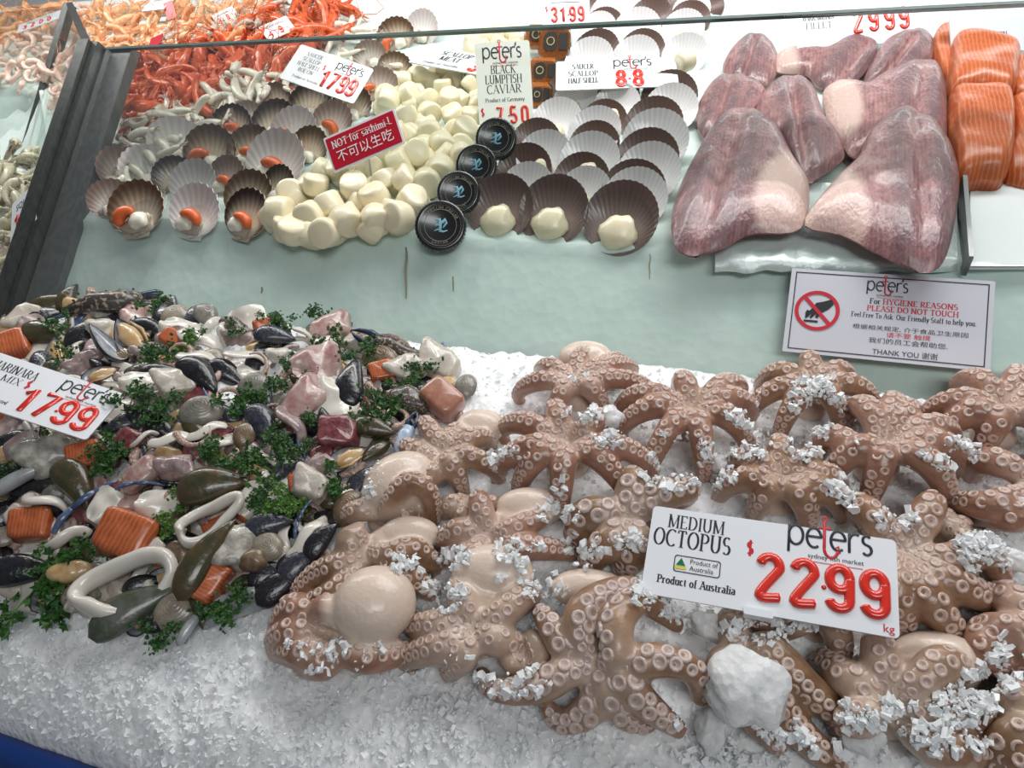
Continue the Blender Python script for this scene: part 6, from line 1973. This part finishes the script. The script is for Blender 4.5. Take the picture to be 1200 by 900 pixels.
# ================================================================== loose ice: chips on the bed, crumbs over the octopuses, a few big lumps
np_rng = np.random.default_rng(5)
CUBE = np.array([(-1, -1, -1), (1, -1, -1), (1, 1, -1), (-1, 1, -1), (-1, -1, 1), (1, -1, 1), (1, 1, 1), (-1, 1, 1)], float)
CF = [[3, 2, 1, 0], [4, 5, 6, 7], [0, 1, 5, 4], [1, 2, 6, 5], [2, 3, 7, 6], [3, 0, 4, 7]]
def chips(name, pts, smin, smax, m, label, origin=None):
    vs, fs = [], []
    for i, p in enumerate(pts):
        s = smin+(smax-smin)*np_rng.random()**2
        c = CUBE*np.array([1, .45+.5*np_rng.random(), .25+.4*np_rng.random()])*(1+.45*(np_rng.random((8, 3))-.5)*2)*s/2
        q = Quaternion((np_rng.normal(), np_rng.normal(), np_rng.normal(), np_rng.normal())); q.normalize()
        c = c@np.array(q.to_matrix()).T+np.array(p)
        b = len(vs); vs.extend(map(tuple, c)); fs.extend([[k+b for k in f] for f in CF])
    mb = MB(); mb.v = vs; mb.f = fs; mb.m = [0]*len(fs); mb.sm = [False]*len(fs)
    return tag(mb.build(name, m), label, 'ice', kind='stuff')
pts = []
for _ in range(6000):
    px, py = rng.uniform(-30, 1230), rng.uniform(400, 905)
    p = base_low(px, py)
    x, y = p.x+rng.uniform(-.02, .02), p.y+rng.uniform(-.03, .03)
    if YFRONT+.004 < y < y_glass_low(x)-.004: pts.append((x, y, z_low(x, y)+ice_noise(x, y)+.001))
for _ in range(3000):
    px, py = rng.uniform(-30, 700), rng.uniform(690, 905)
    q = at(px, py); x, y = q.x, q.y
    if YFRONT+.004 < y: pts.append((x, y, z_low(x, y)+ice_noise(x, y)+.001))
chips('ice_chips', pts, .002, .007, ICE_CHIP, 'loose chips of crushed ice scattered over the front ice bed')
# crumbs lying on and between the octopuses: dropped from above onto whatever is there
from mathutils.bvhtree import BVHTree
bvs = []
dg = bpy.context.evaluated_depsgraph_get()
vv, ff = [], []
for o in bpy.data.objects:
    if o.type == 'MESH' and o.name.split('.')[0] == 'octopus':
        b = len(vv); mw = o.matrix_world
        vv += [mw @ v.co for v in o.data.vertices]; ff += [[i+b for i in p.vertices] for p in o.data.polygons]
OB = BVHTree.FromPolygons(vv, ff)
PATCH = [(680, 486, 24, 13, 60), (712, 515, 20, 14, 50), (955, 478, 34, 30, 150), (950, 455, 22, 10, 50), (872, 520, 34, 26, 130), (945, 520, 26, 24, 90), (985, 590, 20, 26, 70), (600, 650, 24, 16, 50), (530, 655, 22, 16, 60), (690, 655, 32, 14, 60), (640, 695, 28, 12, 50), (790, 560, 40, 18, 100),
         (840, 560, 26, 20, 80), (520, 700, 26, 20, 70), (1160, 650, 40, 26, 120), (1010, 866, 36, 34, 190), (1130, 830, 40, 26, 140), (1160, 800, 34, 20, 90), (900, 740, 60, 16, 110), (800, 730, 30, 16, 70), (890, 800, 30, 20, 60), (1050, 610, 26, 16, 50), (1150, 640, 34, 14, 70), (650, 600, 26, 18, 60), (590, 540, 20, 14, 40),
         (740, 640, 20, 14, 40), (470, 660, 20, 14, 40), (760, 700, 22, 18, 40), (1080, 560, 20, 12, 30), (1120, 545, 26, 16, 50), (612, 680, 30, 8, 30), (870, 880, 90, 24, 200), (1100, 870, 60, 20, 90), (560, 830, 90, 18, 120), (400, 800, 60, 16, 80), (420, 560, 30, 30, 80)]
pts = []
for (cx, cy, rx, ry, n) in PATCH:
    for _ in range(int(n*1.3)):
        a, r = rng.uniform(0, 2*pi), sqrt(rng.random())
        px, py = cx+rx*r*cos(a), cy+ry*r*sin(a)
        d = ray(px, py).normalized()
        hit = OB.ray_cast(CAM, d)
        g = at(px, py, .004)
        if hit[0] is not None and (hit[0]-CAM).length < (g-CAM).length: q = hit[0]
        else: q = g
        # drop straight down onto the surface found there
        h2 = OB.ray_cast(V((q.x, q.y, q.z+.05)), V((0, 0, -1)))
        z = h2[0].z if h2[0] is not None and h2[0].z > q.z-.02 else q.z
        pts.append((q.x, q.y, z+.001+rng.random()*.005))
chips('ice_crumbs', pts, .0015, .008, ICE_CRUMB, 'clear ice crumbs lying on and between the octopuses')
def lump(px, py, h, rx, ry, lab, seed, bed='L', m=ICE_LUMP):
    p = at(px, py, h, bed); s = depth(p)/F_PX
    mb = MB(); n = 26; rows = []
    for i in range(n//2+1):
        a = pi*i/(n//2)
        row = []
        for k in range(n):
            b = 2*pi*k/n
            q = V((sin(a)*cos(b), sin(a)*sin(b), cos(a)))
            w = 1+.42*noise.noise(q*1.6+V((seed, 0, 0)))+.16*noise.noise(q*4.5+V((seed, 3, 0)))+.07*noise.noise(q*10)
            row.append(V((q.x*rx*s*w, q.y*ry*s*w, q.z*min(rx, ry)*.7*s*w)))
        rows.append(row)
    mb.grid(rows, 0, True, True, True)
    view = (CAM-p).normalized()
    o = bpy.data.objects.new('ice_lump', mb.mesh('ice_lump', [m])); COL.objects.link(o)
    place(o, p, frame((normal(p)*.6+view*.6).normalized(), -20)); return tag(o, lab, 'ice')
lump(872, 806, .055, 46, 40, 'largest clear ice lump, in front of the octopus price sign', 1)
lump(838, 850, .020, 18, 30, 'narrow ice lump hanging below the largest ice lump', 5)
lump(835, 735, .035, 24, 16, 'clear ice lump at the lower left corner of the octopus price sign', 7)
lump(715, 488, .055, 15, 13, 'clear ice lump in the middle of the topmost octopuses', 9)
lump(845, 543, .022, 14, 12, 'clear ice lump right of the star octopus next to the topmost one', 12)
lump(1182, 655, .026, 26, 14, 'clear ice lump at the right edge above the looping octopus arms', 15)
lump(1010, 862, .030, 24, 22, 'clear ice lump between the two front right octopuses', 18)
